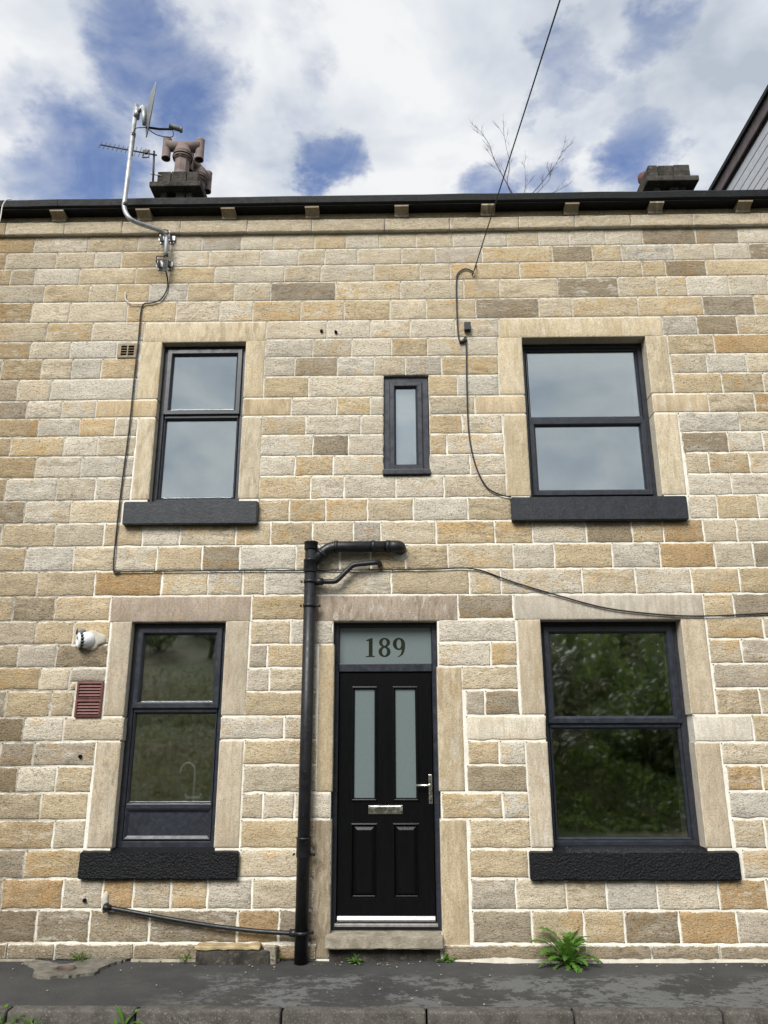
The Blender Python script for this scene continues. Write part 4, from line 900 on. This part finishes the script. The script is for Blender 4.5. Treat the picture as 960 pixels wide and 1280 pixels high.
# stone over the brown vent and the vent itself
zv = P(112, 853).z
put_stone('stone', px(87.5, 843)+.008, px(133, 843)-.008, zv+.006, zl(23, -2.6)-.008, 'G', wall, relief=.012, seed=900)
put_stone('stone', px(86.5, 858)+.006, px(95, 858)-.004, zl(24, -2.7)+.008, zv-.002, 'T', wall, relief=.01, seed=901)
vx0, vx1 = (px(97.5, 855)+px(94, 895))/2, (px(130, 855)+px(126.5, 895))/2; vz0, vz1 = P(111, 897).z+.004, P(113, 852).z
vm = (vz0+vz1)/2
vt = MB(); vt.box((vx0, -.004, vz0), (vx1, .03, vz1)); vent = vt.build('air_vent', 'dark_inside', house)
for a, b in ((vz0, vm-.002), (vm+.002, vz1)):
    MB().ring((vx0, vx1, a, b), [(0, .0), (0, -.022), (.018, -.024), (.020, -.006), (.02, 0)]).build('vent_frame', 'brown_plastic', vent)
    for k in range(4):
        z = a+.024+(b-a-.048)*(k+.5)/4; h_ = (b-a-.048)/4*.36
        MB().add([(vx0+.016, -.022, z-h_*1.1), (vx1-.016, -.022, z-h_*1.1), (vx1-.016, -.008, z+h_), (vx0+.016, -.008, z+h_), (vx0+.016, -.019, z-h_*1.1), (vx1-.016, -.019, z-h_*1.1), (vx1-.016, -.005, z+h_), (vx0+.016, -.005, z+h_)],
                 [(0,1,2,3), (7,6,5,4), (0,4,5,1), (3,2,6,7)]).build('louvre', 'brown_plastic', vent)
# clay air brick high on the left
ax0, ax1 = px(147, 439)+.004, px(173, 439)-.004; az0, az1 = P(160, 447.5).z, P(160, 430).z
ab = wall_with_holes(ax0, ax1, az0, az1, [(ax0+.035+i*.075, ax0+.035+i*.075+.062, az0+.024+j*(az1-az0-.044)/4, az0+.024+j*(az1-az0-.044)/4+.024) for i in range(2) for j in range(4)], -.014, .06).build('air_brick', 'dressed_stone', house); ab.color = tint('D', random.Random(5))
MB().box((ax0+.02, -.003, az0+.016), (ax1-.02, .05, az1-.012)).build('air_brick_shade', 'dark_inside', ab)  # black plate behind the slots, standing in for the shade inside them
for q in ((402, 414.5), (420, 416), (101, 945.5), (106.5, 1125)):
    c = P(*q); MB().tube([(c.x, .0, c.z), (c.x, -.024, c.z)], .016, 10).build('wall_plug', 'dark_inside', house)
# ------------------------------------------------------------------ satellite dish on its cranked pole
sat = tag(empty('satellite_dish', tuple(P(206, 336, 0))), 'grey satellite dish on cranked steel pole bolted to the wall under the eaves', 'satellite dish')
py1, py2 = -.11, -.40
path = fillet([PP(206, 338, py1), PP(208.5, 296, py1), PP(204, 289.5, py1-.03), PP(163, 275.5, py2), PP(154.5, 262, py2), PP(170.5, 131, py2)], .09, 7)
part(MB().tube(path, .024, 14), 'pole', 'galvanised_steel', sat)
for q in ((207.3, 320), (156, 256), (166.5, 169)):
    c = PP(*q, py1 if q[1] > 300 else py2); part(MB().tube([c-Vector((0, 0, .02)), c+Vector((0, 0, .02))], .0258, 12), 'tape', 'black_cable', sat)
for bx, by in ((208.5, 300), (205.5, 332.5)):
    c = P(bx, by, 0); m_ = MB()
    for s_ in (-1, 1):
        m_.cbox((c.x+s_*.055-.022+.01, -.018, c.z-.055), (c.x+s_*.055+.022+.01, -.006, c.z+.055), .003); m_.cbox((c.x+s_*.048-.004+.005, -.10, c.z-.04), (c.x+s_*.048+.004+.005, -.012, c.z+.04), .001)
    m_.cbox((c.x-.08, -.03, c.z-.028), (c.x+.10, -.018, c.z+.028), .003)
    part(m_, 'wall_bracket', 'galvanised_steel', sat)
    m_ = MB(); 
    for dz_ in (-.022, .022): m_.tube(fillet([(c.x-.06, -.03, c.z+dz_), (c.x-.045, py1-.035, c.z+dz_), (c.x+.04, py1-.035, c.z+dz_), (c.x+.06, -.03, c.z+dz_)], .02, 4), .006, 8)
    for sx_ in (-.05, .07):
        for dz_ in (-.035, .035): m_.tube([(c.x+sx_, -.005, c.z+dz_), (c.x+sx_, -.03, c.z+dz_)], .008, 6)
    part(m_, 'u_bolt', 'rust', sat)
dc = PP(188, 137, py2-.02); dn = Vector((.90, .435, -.03)).normalized(); du = (Vector((0, 0, 1))-dn*dn.z).normalized(); dv_ = dn.cross(du)
m_ = MB(); n = 36; vs = [tuple(dc-dn*.035)]; ringsd = [(.33, -.033), (.66, -.020), (.95, .0), (1.0, .002), (1.0, .010), (.95, .008), (.66, -.013), (.33, -.026)]
for f_, h_ in ringsd: vs += [dc+dn*h_+(du*math.sin(2*math.pi*k/n)*.295+dv_*math.cos(2*math.pi*k/n)*.265)*f_ for k in range(n)]
fs = [(0, 1+(k+1) % n, 1+k) for k in range(n)]
for j in range(len(ringsd)-1): fs += [(1+j*n+k, 1+j*n+(k+1) % n, 1+(j+1)*n+(k+1) % n, 1+(j+1)*n+k) for k in range(n)]
vs.append(tuple(dc-dn*.028)); fs += [(1+(len(ringsd)-1)*n+k, 1+(len(ringsd)-1)*n+(k+1) % n, len(vs)-1) for k in range(n)]
m_.add(vs, fs, True); part(m_, 'reflector', 'dish_paint', sat)
m_ = MB(); pt = PP(171, 142, py2); bk = dc-dn*.07+du*.02
m_.tube([pt, bk], .022, 10); m_.tube([pt-Vector((0, 0, .06)), pt+Vector((0, 0, .06))], .034, 12); m_.tube([bk-du*.02, dc-dn*.04-du*.22], [.03, .02], 8)
part(m_, 'mount', 'galvanised_steel', sat)
a0 = dc-du*.245-dn*.02; a1 = PP(216, 161.5, py2+.05)
m_ = MB(); m_.tube([a0, a0.lerp(a1, .5)-Vector((0, 0, .01)), a1], .012, 8); part(m_, 'feed_arm', 'black_plastic', sat)
m_ = MB(); an = (a1-a0).normalized(); m_.tube([a1-an*.04+Vector((0, 0, .045)), a1+an*.03+Vector((0, 0, .02)), a1+an*.09], [.024, .03, .026], 10); m_.tube([a1+an*.07, a1+an*.10], .032, 10); part(m_, 'receiver', 'dish_paint', sat)
m_ = MB(); m_.tube(curve([a0, a0.lerp(a1, .45)-Vector((0, 0, .09)), a1-Vector((0, 0, .10)), a1], 6), .005, 6); m_.tube(curve([a0, a0+Vector((-.12, 0, -.02)), PP(168, 175, py2-.03), PP(165, 195, py2-.02)], 6), .006, 6); part(m_, 'cable', 'black_cable', sat)
# ------------------------------------------------------------------ television aerial on the chimney
ty = CY-.50
ta = tag(empty('tv_aerial', tuple(P(191, 222, ty))), 'thin black yagi television aerial strapped to the chimney with the cowled pot', 'aerial')
m0, m1 = PP(191, 232, ty), PP(192.7, 189, ty); part(MB().tube([m0, m1], .018, 8), 'mast', 'black_cable', ta)
t0, t1 = PP(125.5, 181, ty-.1), PP(196, 194, ty-.02); part(MB().tube([t0, t1], .013, 8), 'boom', 'black_cable', ta)
m_ = MB(); c = m0.lerp(m1, .35); m_.tube([c+Vector((-.05, 0, 0)), c+Vector((.18, .08, 0))], .014, 6); part(m_, 'bracket', 'galvanised_steel', ta)
for i in range(11):
    c = t0.lerp(t1, .0+.078*i); h_ = .11 if i < 8 else .14; part(MB().tube([c-Vector((.0, .05, h_)), c+Vector((0, .05, h_))], .0042, 6), 'director', 'black_cable', ta)
c = t0.lerp(t1, .78); m_ = MB(); m_.ring((c.x-.03, c.x+.09, c.z-.10, c.z+.06), [(0, c.y-.01), (0, c.y+.01), (.015, c.y+.01), (.015, c.y-.01)]); m_.box((c.x-.0, c.y-.02, c.z-.01), (c.x+.07, c.y+.03, c.z+.05)); part(m_, 'dipole', 'black_cable', ta)
# ------------------------------------------------------------------ cables
def cable(name, pts, r, label, mat='black_cable', n=6):
    o = MB().tube(curve(pts, n), r, 8).build(name, mat, None, tuple(pts[0])); return tag(o, label, 'cable')
cy = -.022
cable('black_cable', [PP(207, 338, -.10)]+[PP(*q, cy) for q in ((209.5, 350), (208.5, 362), (201, 374), (190, 378.5), (180, 380), (176, 390), (173.5, 420), (168, 470), (161.5, 535), (153, 600), (146, 660), (142, 712), (150, 715.2))], .0075, 'black cable dropping from the dish pole down past the upper left window')
cable('white_cable_end', [PP(*q, -.026) for q in ((156.5, 365), (157, 374), (163, 379), (172, 380.2), (180, 379.5))], .006, 'short hooked white cable end clipped to stone below the dish pole', 'white_cable')
cable('telephone_cable', [PP(*q, cy) for q in ((142, 714.5), (200, 714), (300, 713), (378, 713), (470, 712.2), (540, 711.5), (592, 711), (640, 727), (700, 745), (760, 760.5), (830, 768.5), (885, 770), (940, 767.5), (1000, 764), (1080, 760), (1180, 757))], .0072, 'long black cable crossing the wall above the door and sagging over the lintel')
jb = tag(empty('cable_box', tuple(P(583, 409, -.02))), 'small black cable junction box on the wall between the upper windows', 'cable box')
c = P(584, 409.5, -.02); part(MB().cbox((c.x-.034, -.06, c.z-.045), (c.x+.034, -.012, c.z+.045), .006), 'body', 'black_plastic', jb)
c2 = P(578, 428, -.02); part(MB().tube([c2+Vector((-.03, 0, .0)), c2+Vector((.04, -.005, .02))], .018, 8), 'cable_loop', 'black_cable', jb)
cable('drop_cable', [PP(*q, cy) for q in ((591.5, 339.5), (582, 336), (573, 341), (570.5, 352), (571, 385), (573, 420), (577, 428), (582, 421), (583, 435), (583.5, 480), (586, 540), (594, 580), (607, 607), (622, 617), (639, 621.5))], .0075, 'black cable curving down from the overhead wire hook to the right upper sill')
wa = PP(592, 340, -.03); wb_ = PP(645, 172.5, -1.5); wc = PP(700, 0, -3.2)
far = wa+(wc-wa)*5.2
m_ = MB(); m_.tube([wa, wb_.lerp(wa.lerp(wc, (wb_.y-wa.y)/(wc.y-wa.y)), .5), wc, far], .0058, 8)
ow = m_.build('overhead_wire', 'black_cable', None, tuple(wa)); tag(ow, 'thin overhead telephone wire rising from the wall hook across the sky', 'wire')
hk = MB(); hk.tube(fillet([PP(590, 345, .01), PP(591, 341, -.05), PP(594.5, 334, -.05), PP(596, 331, .01)], .02), .006, 8); ho = hk.build('wire_hook', 'rust', None, tuple(PP(592, 340, 0))); tag(ho, 'rusty wall hook holding the overhead wire to the stone', 'hook')
# white cable end at far left gutter
cable('white_gutter_cable', [PP(*q, -.36) for q in ((-8, 300), (0, 275), (3, 258), (8, 250), (14, 249))], .006, 'pale cable hooked over the gutter of the adjoining house', 'white_cable')
# ------------------------------------------------------------------ kitchen tap behind the lower left window
tp = P(241.5, 1002, .27); tap = tag(empty('kitchen_tap', (tp.x, .27, tp.z-.25)), 'chrome swan neck kitchen tap seen through the lower left window', 'tap')
zt_ = P(238, 955, .27).z; xr_ = tp.x; xl_ = P(226, 960, .27).x; cxm = (xr_+xl_)/2; rr = (xr_-xl_)/2
pts = [(xr_, .27, tp.z-.02), (xr_, .27, zt_-rr)]+[(cxm+rr*math.cos(R(a)), .27, zt_-rr+rr*1.15*math.sin(R(a))) for a in range(15, 181, 15)]+[(xl_, .27, P(225, 967, .27).z)]
part(MB().tube(pts, .0105, 10), 'spout', 'chrome', tap)
m_ = MB(); zz_ = P(243, 997, .27).z; m_.tube([(xr_-.075, .27, zz_), (xr_+.08, .27, zz_)], .013, 10); 
part(m_, 'mixer_bar', 'chrome', tap)
for s_ in (-1, 1): part(MB().tube([(xr_+s_*.07, .27, zz_), (xr_+s_*.07, .25, zz_+.035)], .011, 8), 'lever', 'chrome', tap)
part(MB().tube([(xr_, .27, tp.z-.02), (xr_, .27, tp.z)], .016, 10), 'stem', 'chrome', tap)
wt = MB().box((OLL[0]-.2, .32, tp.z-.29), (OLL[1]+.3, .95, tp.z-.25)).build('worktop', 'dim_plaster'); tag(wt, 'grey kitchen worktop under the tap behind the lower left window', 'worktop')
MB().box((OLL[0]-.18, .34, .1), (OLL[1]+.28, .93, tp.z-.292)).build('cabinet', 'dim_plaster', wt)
# ------------------------------------------------------------------ wall foot: mortar fillet, old slab, stop tap
def fillet_strip(x0, x1, name, seed, wd=.05, h=.026, mat='fresh_mortar'):
    mb = MB(); n = int((x1-x0)/.04); vs = []
    for i in range(n+1):
        x = x0+(x1-x0)*i/n; q = 1+1.0*mnoise.noise(Vector((x*3, seed, 0)))+.5*mnoise.noise(Vector((x*15, seed, 3)))
        vs += [(x, -.028, .030*max(.15, q)*h/.03), (x, -.034-wd*.45*max(.1, q), .012), (x, -.036-wd*max(.05, q), -.008)]
    mb.add(vs, [(i*3+j, (i+1)*3+j, (i+1)*3+j+1, i*3+j+1) for i in range(n) for j in range(2)], True); return mb.build(name, mat, house)
fillet_strip(PG(562, 1200).x, XR, 'mortar_fillet', 1, .022, .018); fillet_strip(-4.4, PG(45, 1200).x, 'mortar_fillet', 2, .012, .010, 'concrete'); fillet_strip(PG(165, 1200).x, PG(350, 1200).x, 'mortar_fillet', 4, .012, .012, 'concrete')
sl = tag(empty('stone_slab', tuple(PG(290, 1202))), 'worn two layer sandstone slab lying against the wall beside the soil pipe', 'stone slab')
sa, sb = P(243, 1195, -.13).x, P(340, 1195, -.13).x; zs0 = P(290, 1188.5, -.13).z; zs1 = P(290, 1184, -.13).z
def rough_box(a, b, amp, cuts=10):
    bm = bmesh.new(); bmesh.ops.create_cube(bm, size=1)
    for v in bm.verts: v.co = Vector([(a[i]+b[i])/2+v.co[i]*(b[i]-a[i]) for i in range(3)])
    bmesh.ops.bevel(bm, geom=bm.edges[:], offset=.008, segments=1, affect='EDGES'); bmesh.ops.subdivide_edges(bm, edges=[e_ for e_ in bm.edges if e_.calc_length() > .15], cuts=cuts)
    for v in bm.verts: v.co += Vector((mnoise.noise(v.co*9), mnoise.noise(v.co*13), mnoise.noise(v.co*15)))*amp
    mb = MB(); bm.verts.index_update(); mb.add([v.co for v in bm.verts], [[v.index for v in f.verts] for f in bm.faces]); bm.free(); return mb
part(rough_box((sa+.01, -.13, -.03), (sb-.02, -.02, zs0), .010), 'lower_block', 'sooty_stone', sl); part(rough_box((sa, -.14, zs0+.003), (sb-.10, -.015, zs0+.035), .012), 'upper_slab', 'yellow_sandstone', sl)
part(rough_box((sb-.07, -.12, -.02), (sb+.03, -.03, zs0+.03), .02, 4), 'loose_piece', 'concrete', sl)
sp_ = PG(100, 1211); stp = tag(empty('stop_tap_cover', tuple(sp_)), 'small rusty round stop tap cover set in a cracked concrete patch by the wall', 'manhole cover')
out_ = [(28,1204),(46,1202),(62,1204),(78,1208),(96,1204),(118,1200),(140,1198),(168,1196.5),(158,1201),(142,1206),(128,1211),(118,1218),(96,1221),(72,1222.5),(50,1223),(40,1220),(47,1214),(40,1209)]
fine_ = []
for i in range(len(out_)):
    a, b = out_[i], out_[(i+1) % len(out_)]
    for k in range(4): fine_.append((a[0]+(b[0]-a[0])*k/4+random.Random(i*9+k).uniform(-2, 2), a[1]+(b[1]-a[1])*k/4+random.Random(i*7+k).uniform(-.7, .7)))
mb = MB(); pts = [PG(*q_) for q_ in fine_]; mb.add([(p_.x, p_.y, .014) for p_ in pts]+[(p_.x, p_.y, -.01) for p_ in pts], [tuple(range(len(pts)))]+[(i, (i+1) % len(pts), (i+1) % len(pts)+len(pts), i+len(pts)) for i in range(len(pts))]); part(mb, 'concrete_patch', 'old_concrete', stp)
mb = MB(); c = PG(81, 1214); lathe(mb, (c.x, c.y), [(.001, .019), (.06, .019), (.062, .025), (.08, .025), (.085, .012)], 20); part(mb, 'cover', 'rust', stp)
# ------------------------------------------------------------------ weeds
def leaf_mesh(L, W, lobes, elev, rg, name):
    n = 24; vs = []; fs = []; x = z = 0.0; a = elev; bend = R(rg.uniform(45, 95)); roll = rg.uniform(-.3, .3)
    for i in range(n+1):
        t = i/n; body = math.sin(math.pi*min(1, .06+t*.94)**.85)**.75*(.30+.70*t)
        if lobes:
            ph = (t*lobes) % 1.0; body *= .42+.75*(ph if t < .85 else 1-.4*ph)
        wd = max(.0022, W*body); vs += [(x, -wd, z+wd*(.28+roll)), (x, 0, z-.002), (x, wd, z+wd*(.28-roll))]
        a = elev-bend*t**1.3; x += L/n*math.cos(a); z += L/n*math.sin(a)
    for i in range(n):
        for j in range(2): fs.append((i*3+j, i*3+j+1, (i+1)*3+j+1, (i+1)*3+j))
    me = bpy.data.meshes.new(name); me.from_pydata(vs, [], fs); me.polygons.foreach_set('use_smooth', [True]*len(fs)); return me
def weed(name, loc, n, L, W, lobes, label, cat, seed, elev=(20, 80), mat='weed_leaf', group=None):
    root = tag(empty(name, loc), label, cat, group); rg = random.Random(seed); nv = min(n, 10)
    variants = [leaf_mesh(L*rg.uniform(.75, 1.05), W*rg.uniform(.85, 1.15), lobes, R(elev[0]+(elev[1]-elev[0])*k/(nv-1)), rg, 'leaf') for k in range(nv)]
    for i in range(n):
        o = link('leaf', variants[i % nv], mat, root); s_ = rg.uniform(.65, 1.05); o.scale = (s_, s_, s_)
        o.rotation_euler = (0, 0, 2.39996*i+rg.uniform(-.35, .35)); o.location = (rg.uniform(-.025, .025), rg.uniform(-.02, .02), .004)
    return root
q = PG(706, 1201, .0)
weed('sow_thistle', (q.x, -.11, -.004), 48, .37, .060, 6, 'large leafy green sow thistle growing at the wall foot under the right window', 'weed', 4, (12, 84))
weed('ragwort_weed', (PG(443, 1198).x, -.07, -.004), 16, .10, .022, 3, 'small leafy green weed growing in the gap under the doorstep', 'weed', 6, (25, 85))
weed('dock_weed', (PG(556, 1197).x, -.06, -.004), 9, .10, .030, 0, 'broad leaved little weed at the right end of the doorstep', 'weed', 7, (15, 70))
weed('wall_weed', (PG(344, 1196).x, -.07, -.004), 14, .13, .018, 2, 'upright ragged weed between the stone slab and the soil pipe', 'weed', 8, (45, 88))
weed('tufted_weed', (PG(234, 1199).x, -.07, -.004), 14, .13, .009, 0, 'bright tuft of narrow leaves left of the stone slab', 'weed', 9, (35, 85), 'grass_blade')
weed('grass_tuft', (PG(101, 1200).x, -.07, -.004), 30, .13, .0045, 0, 'fine grass tuft growing behind the stop tap cover', 'grass tuft', 10, (40, 88), 'grass_blade')
for i, (xx, L_, n_, lab) in enumerate(((8, .27, 14, 'clump of kerbside weed leaves at the left end of the gutter channel'), (24, .25, 12, 'spreading broad weed below the kerb beside the left clump'), (54, .21, 11, 'low flat weed rosette below the kerb'), (163, .22, 10, 'small weed with pointed leaves growing under the kerb joint'))):
    q = PG(xx, 1279, -.11); weed('kerb_weed', (q.x, KERB_Y0-.05, -.118), n_, L_, .030, 3 if i < 3 else 0, lab, 'weed', 20+i, (25, 80), 'grass_blade' if i == 2 else 'weed_leaf', 'weeds along the kerb')
# grit and pebbles at the kerb foot
mb = MB(); rg = random.Random(12)
for i in range(160):
    x = rg.gauss(PG(190, 1278, -.11).x, .35) if i < 110 else rg.uniform(-3.6, 3.6); y = KERB_Y0-.02-abs(rg.gauss(0, .06)); r_ = rg.uniform(.004, .013)
    bm = bmesh.new(); bmesh.ops.create_icosphere(bm, subdivisions=1, radius=r_)
    for v in bm.verts: v.co = Vector((v.co.x*rg.uniform(.8, 1.3), v.co.y, v.co.z*.7))+Vector((x, y, -.112+r_*.3))
    bm.verts.index_update(); mb.add([v.co for v in bm.verts], [[v.index for v in f.verts] for f in bm.faces]); bm.free()
for i in range(150):
    x = rg.uniform(-4, 4); y = -.05-abs(rg.gauss(0, .10)) if i < 110 else rg.uniform(-1.2, -.1); r_ = rg.uniform(.003, .009)
    bm = bmesh.new(); bmesh.ops.create_icosphere(bm, subdivisions=1, radius=r_)
    for v in bm.verts: v.co = Vector((v.co.x*rg.uniform(.8, 1.6), v.co.y, v.co.z*.6))+Vector((x, y, r_*.3))
    bm.verts.index_update(); mb.add([v.co for v in bm.verts], [[v.index for v in f.verts] for f in bm.faces]); bm.free()
o = mb.build('gravel', 'concrete'); tag(o, 'loose pale grit lying in the road channel below the kerb', 'gravel', kind='stuff')
# ------------------------------------------------------------------ trees
def branchy(mb, p, d, L, r, depth, rg, tips, spread=.6, kink=.25):
    pts = [Vector(p)]; dd = Vector(d).normalized(); n = 4
    for i in range(n):
        dd = (dd+Vector((rg.uniform(-1, 1), rg.uniform(-1, 1), rg.uniform(-.4, .8)))*kink*.5).normalized(); pts.append(pts[-1]+dd*L/n)
    mb.tube(pts, [r*(1-.55*i/n) for i in range(n+1)], 6 if depth > 1 else 4, False); tips.append(pts[-1])
    if depth == 0: return
    for k in range(rg.randint(2, 4)):
        t = rg.uniform(.35, 1.0); i = min(n-1, int(t*n)); b = pts[i].lerp(pts[i+1], t*n-i); tips.append(b)
        nd = (dd+Vector((rg.uniform(-1, 1), rg.uniform(-1, 1), rg.uniform(-.2, .9)))*spread).normalized()
        branchy(mb, b, nd, L*rg.uniform(.5, .75), r*.5*(1-.3*t)+.0015, depth-1, rg, tips, spread, kink)
ys = 9.6
bt = tag(empty('bare_tree', (P(652, 240, ys).x, ys, -.3)), 'bare twiggy tree top showing above the gutter behind the house', 'tree')
mb = MB(); rg = random.Random(5); base = Vector((P(652, 240, ys).x, ys, -.3)); fork = PP(652, 262, ys); mb.tube([base, base.lerp(fork, .5)+Vector((.15, 0, 0)), fork], [.22, .15, .08], 10, False); part(mb, 'trunk', 'bark', bt)
def limb(pix, r0, yv=0.0, side=5, seed=1):
    mb = MB(); rg = random.Random(seed); pts = [fork]+[PP(x, y, ys+yv*(i+1)/len(pix)) for i, (x, y) in enumerate(pix)]; cv = curve(pts, 5); n = len(cv)
    mb.tube(cv, [r0*.42*(1-.82*i/(n-1)) for i in range(n)], 5, False); tips = []
    for k in range(side):
        i = rg.randint(int(n*.35), n-2); d = (cv[i+1]-cv[i]).normalized(); d = (d+Vector((rg.uniform(-.8, .8), rg.uniform(-.3, .3), rg.uniform(.0, .6)))).normalized()
        branchy(mb, cv[i], d, rg.uniform(.2, .45), .004, 1, rg, tips, .6)
    return part(mb, 'branch', 'twig', bt)
limb([(641, 243), (629, 221), (618, 200), (612, 182), (604, 169), (597, 161)], .036, .3, 12, 1)
limb([(640, 244), (634, 228), (637, 205), (633, 185), (630, 168), (629, 159)], .026, -.3, 9, 2)
limb([(655, 245), (657, 228), (656, 210), (654, 196)], .022, .2, 6, 3)
limb([(662, 246), (676, 230), (686, 217), (696, 203), (703, 188)], .032, -.2, 11, 4)
limb([(666, 247), (680, 232), (688, 222), (684, 208)], .022, .5, 7, 6)
limb([(668, 248), (693, 240), (703, 234), (702, 229)], .02, .4, 3, 7)
# wooded slope opposite, only ever seen mirrored in the panes
def hill_z(x, y):
    t = max(0, -y-8.3); return -.13+.30*t*(1 if t < 36 else 36/t)+.9*mnoise.noise(Vector((x*.09, y*.09, 1)))*min(1, t/6)
protos = []
for vi in range(4):
    rg = random.Random(40+vi); mb = MB(); tips = []; ht = 2.0
    mb.tube([(0, 0, -.4), (.1, .05, ht*.5), (.05*vi, 0, ht)], [.16, .13, .10], 8, False)
    for k in range(6):
        a = 2*math.pi*k/6+rg.uniform(-.4, .4); branchy(mb, (0, 0, ht*rg.uniform(.5, 1)), (math.cos(a)*.7, math.sin(a)*.7, rg.uniform(.5, 1.2)), rg.uniform(1.4, 2.3), .055, 2, rg, tips, .8)
    tm = mb.mesh('trunk'); tm.materials.append(MATS['bark'])
    lv = []; lf = []
    for p_ in tips:
        for q_ in range(14 if vi < 3 else 5):
            c = p_+Vector((rg.gauss(0, .22), rg.gauss(0, .22), rg.gauss(0, .18))); a = Vector((rg.uniform(-1, 1), rg.uniform(-1, 1), rg.uniform(-1, 1))).normalized(); b = a.orthogonal().normalized(); s_ = rg.uniform(.06, .13); k = len(lv)
            lv += [tuple(c-a*s_), tuple(c+b*s_*.55), tuple(c+a*s_), tuple(c-b*s_*.55)]; lf.append((k, k+1, k+2, k+3))
    cm = bpy.data.meshes.new('crown'); cm.from_pydata(lv, [], lf); cm.materials.append(MATS['olive_leaf' if vi == 3 else 'tree_leaf']); protos.append((tm, cm))
rg = random.Random(77); lv = []; lf = []; mi = []
for i in range(64000):
    y = -8.5-abs(rg.gauss(0, 6.0)); x = rg.uniform(-12, 11); q_ = mnoise.noise(Vector((x*.5, y*.5, 2)))+.35*mnoise.noise(Vector((x*1.7, y*1.7, 6)))
    brown = x < -1.0+q_*2.5; hb = (.28 if brown else .95)*max(.15, .55+q_)
    c = Vector((x, y, hill_z(x, y)+rg.random()**.7*hb)); s_ = rg.uniform(.035, .085)*(1 if y > -16 else 1.6); a = Vector((rg.uniform(-1, 1), rg.uniform(-1, 1), rg.uniform(-.4, 1.2))).normalized(); b = a.orthogonal().normalized(); k = len(lv)
    w_ = .25 if brown else .55; lv += [tuple(c-a*s_), tuple(c+b*s_*w_), tuple(c+a*s_), tuple(c-b*s_*w_)]; lf.append((k, k+1, k+2, k+3)); mi.append(1 if brown else 0)
me = bpy.data.meshes.new('undergrowth'); me.from_pydata(lv, [], lf); me.materials.append(MATS['tree_leaf']); me.materials.append(MATS['olive_leaf']); me.polygons.foreach_set('material_index', mi)
tag(link('undergrowth', me, None), 'low brambles and rough dead grass on the slope opposite, mirrored in the lower windows', 'undergrowth', kind='stuff')
rg = random.Random(9)
spots = []
for row, (yy, n_, x0_, x1_) in enumerate(((-10.5, 5, -1.0, 8), (-13, 7, -1.5, 10), (-16.5, 11, -6, 13), (-20.5, 12, -10, 16), (-25.5, 13, -14, 19), (-31, 13, -17, 22), (-38, 13, -20, 25))):
    for i in range(n_):
        x = x0_+(x1_-x0_)*(i+.5)/n_+rg.uniform(-.7, .7)
        if row in (2, 3, 4) and x < -2.2 and rg.random() < .6: continue
        spots.append((x, yy+rg.uniform(-1.3, 1.3)))
for i, (x, y) in enumerate(spots):
    tm, cm = protos[rg.choice((0, 1, 2, 2, 3))]
    r_ = tag(empty('hillside_tree', (x, y, hill_z(x, y)-(1.5 if y > -18 else .9))), 'small leafy tree on the wooded slope opposite, mirrored in the lower windows', 'tree', 'trees on the slope across the road')
    r_.rotation_euler.z = rg.uniform(0, 6.28); s_ = rg.uniform(.75, 1.1); r_.scale = (s_, s_, s_*.95)
    for nm, me in (('trunk', tm), ('crown', cm)):
        o = bpy.data.objects.new(nm, me); col.objects.link(o); o.parent = r_
print('TREES', len(spots), 'OBJECTS', len(bpy.data.objects))
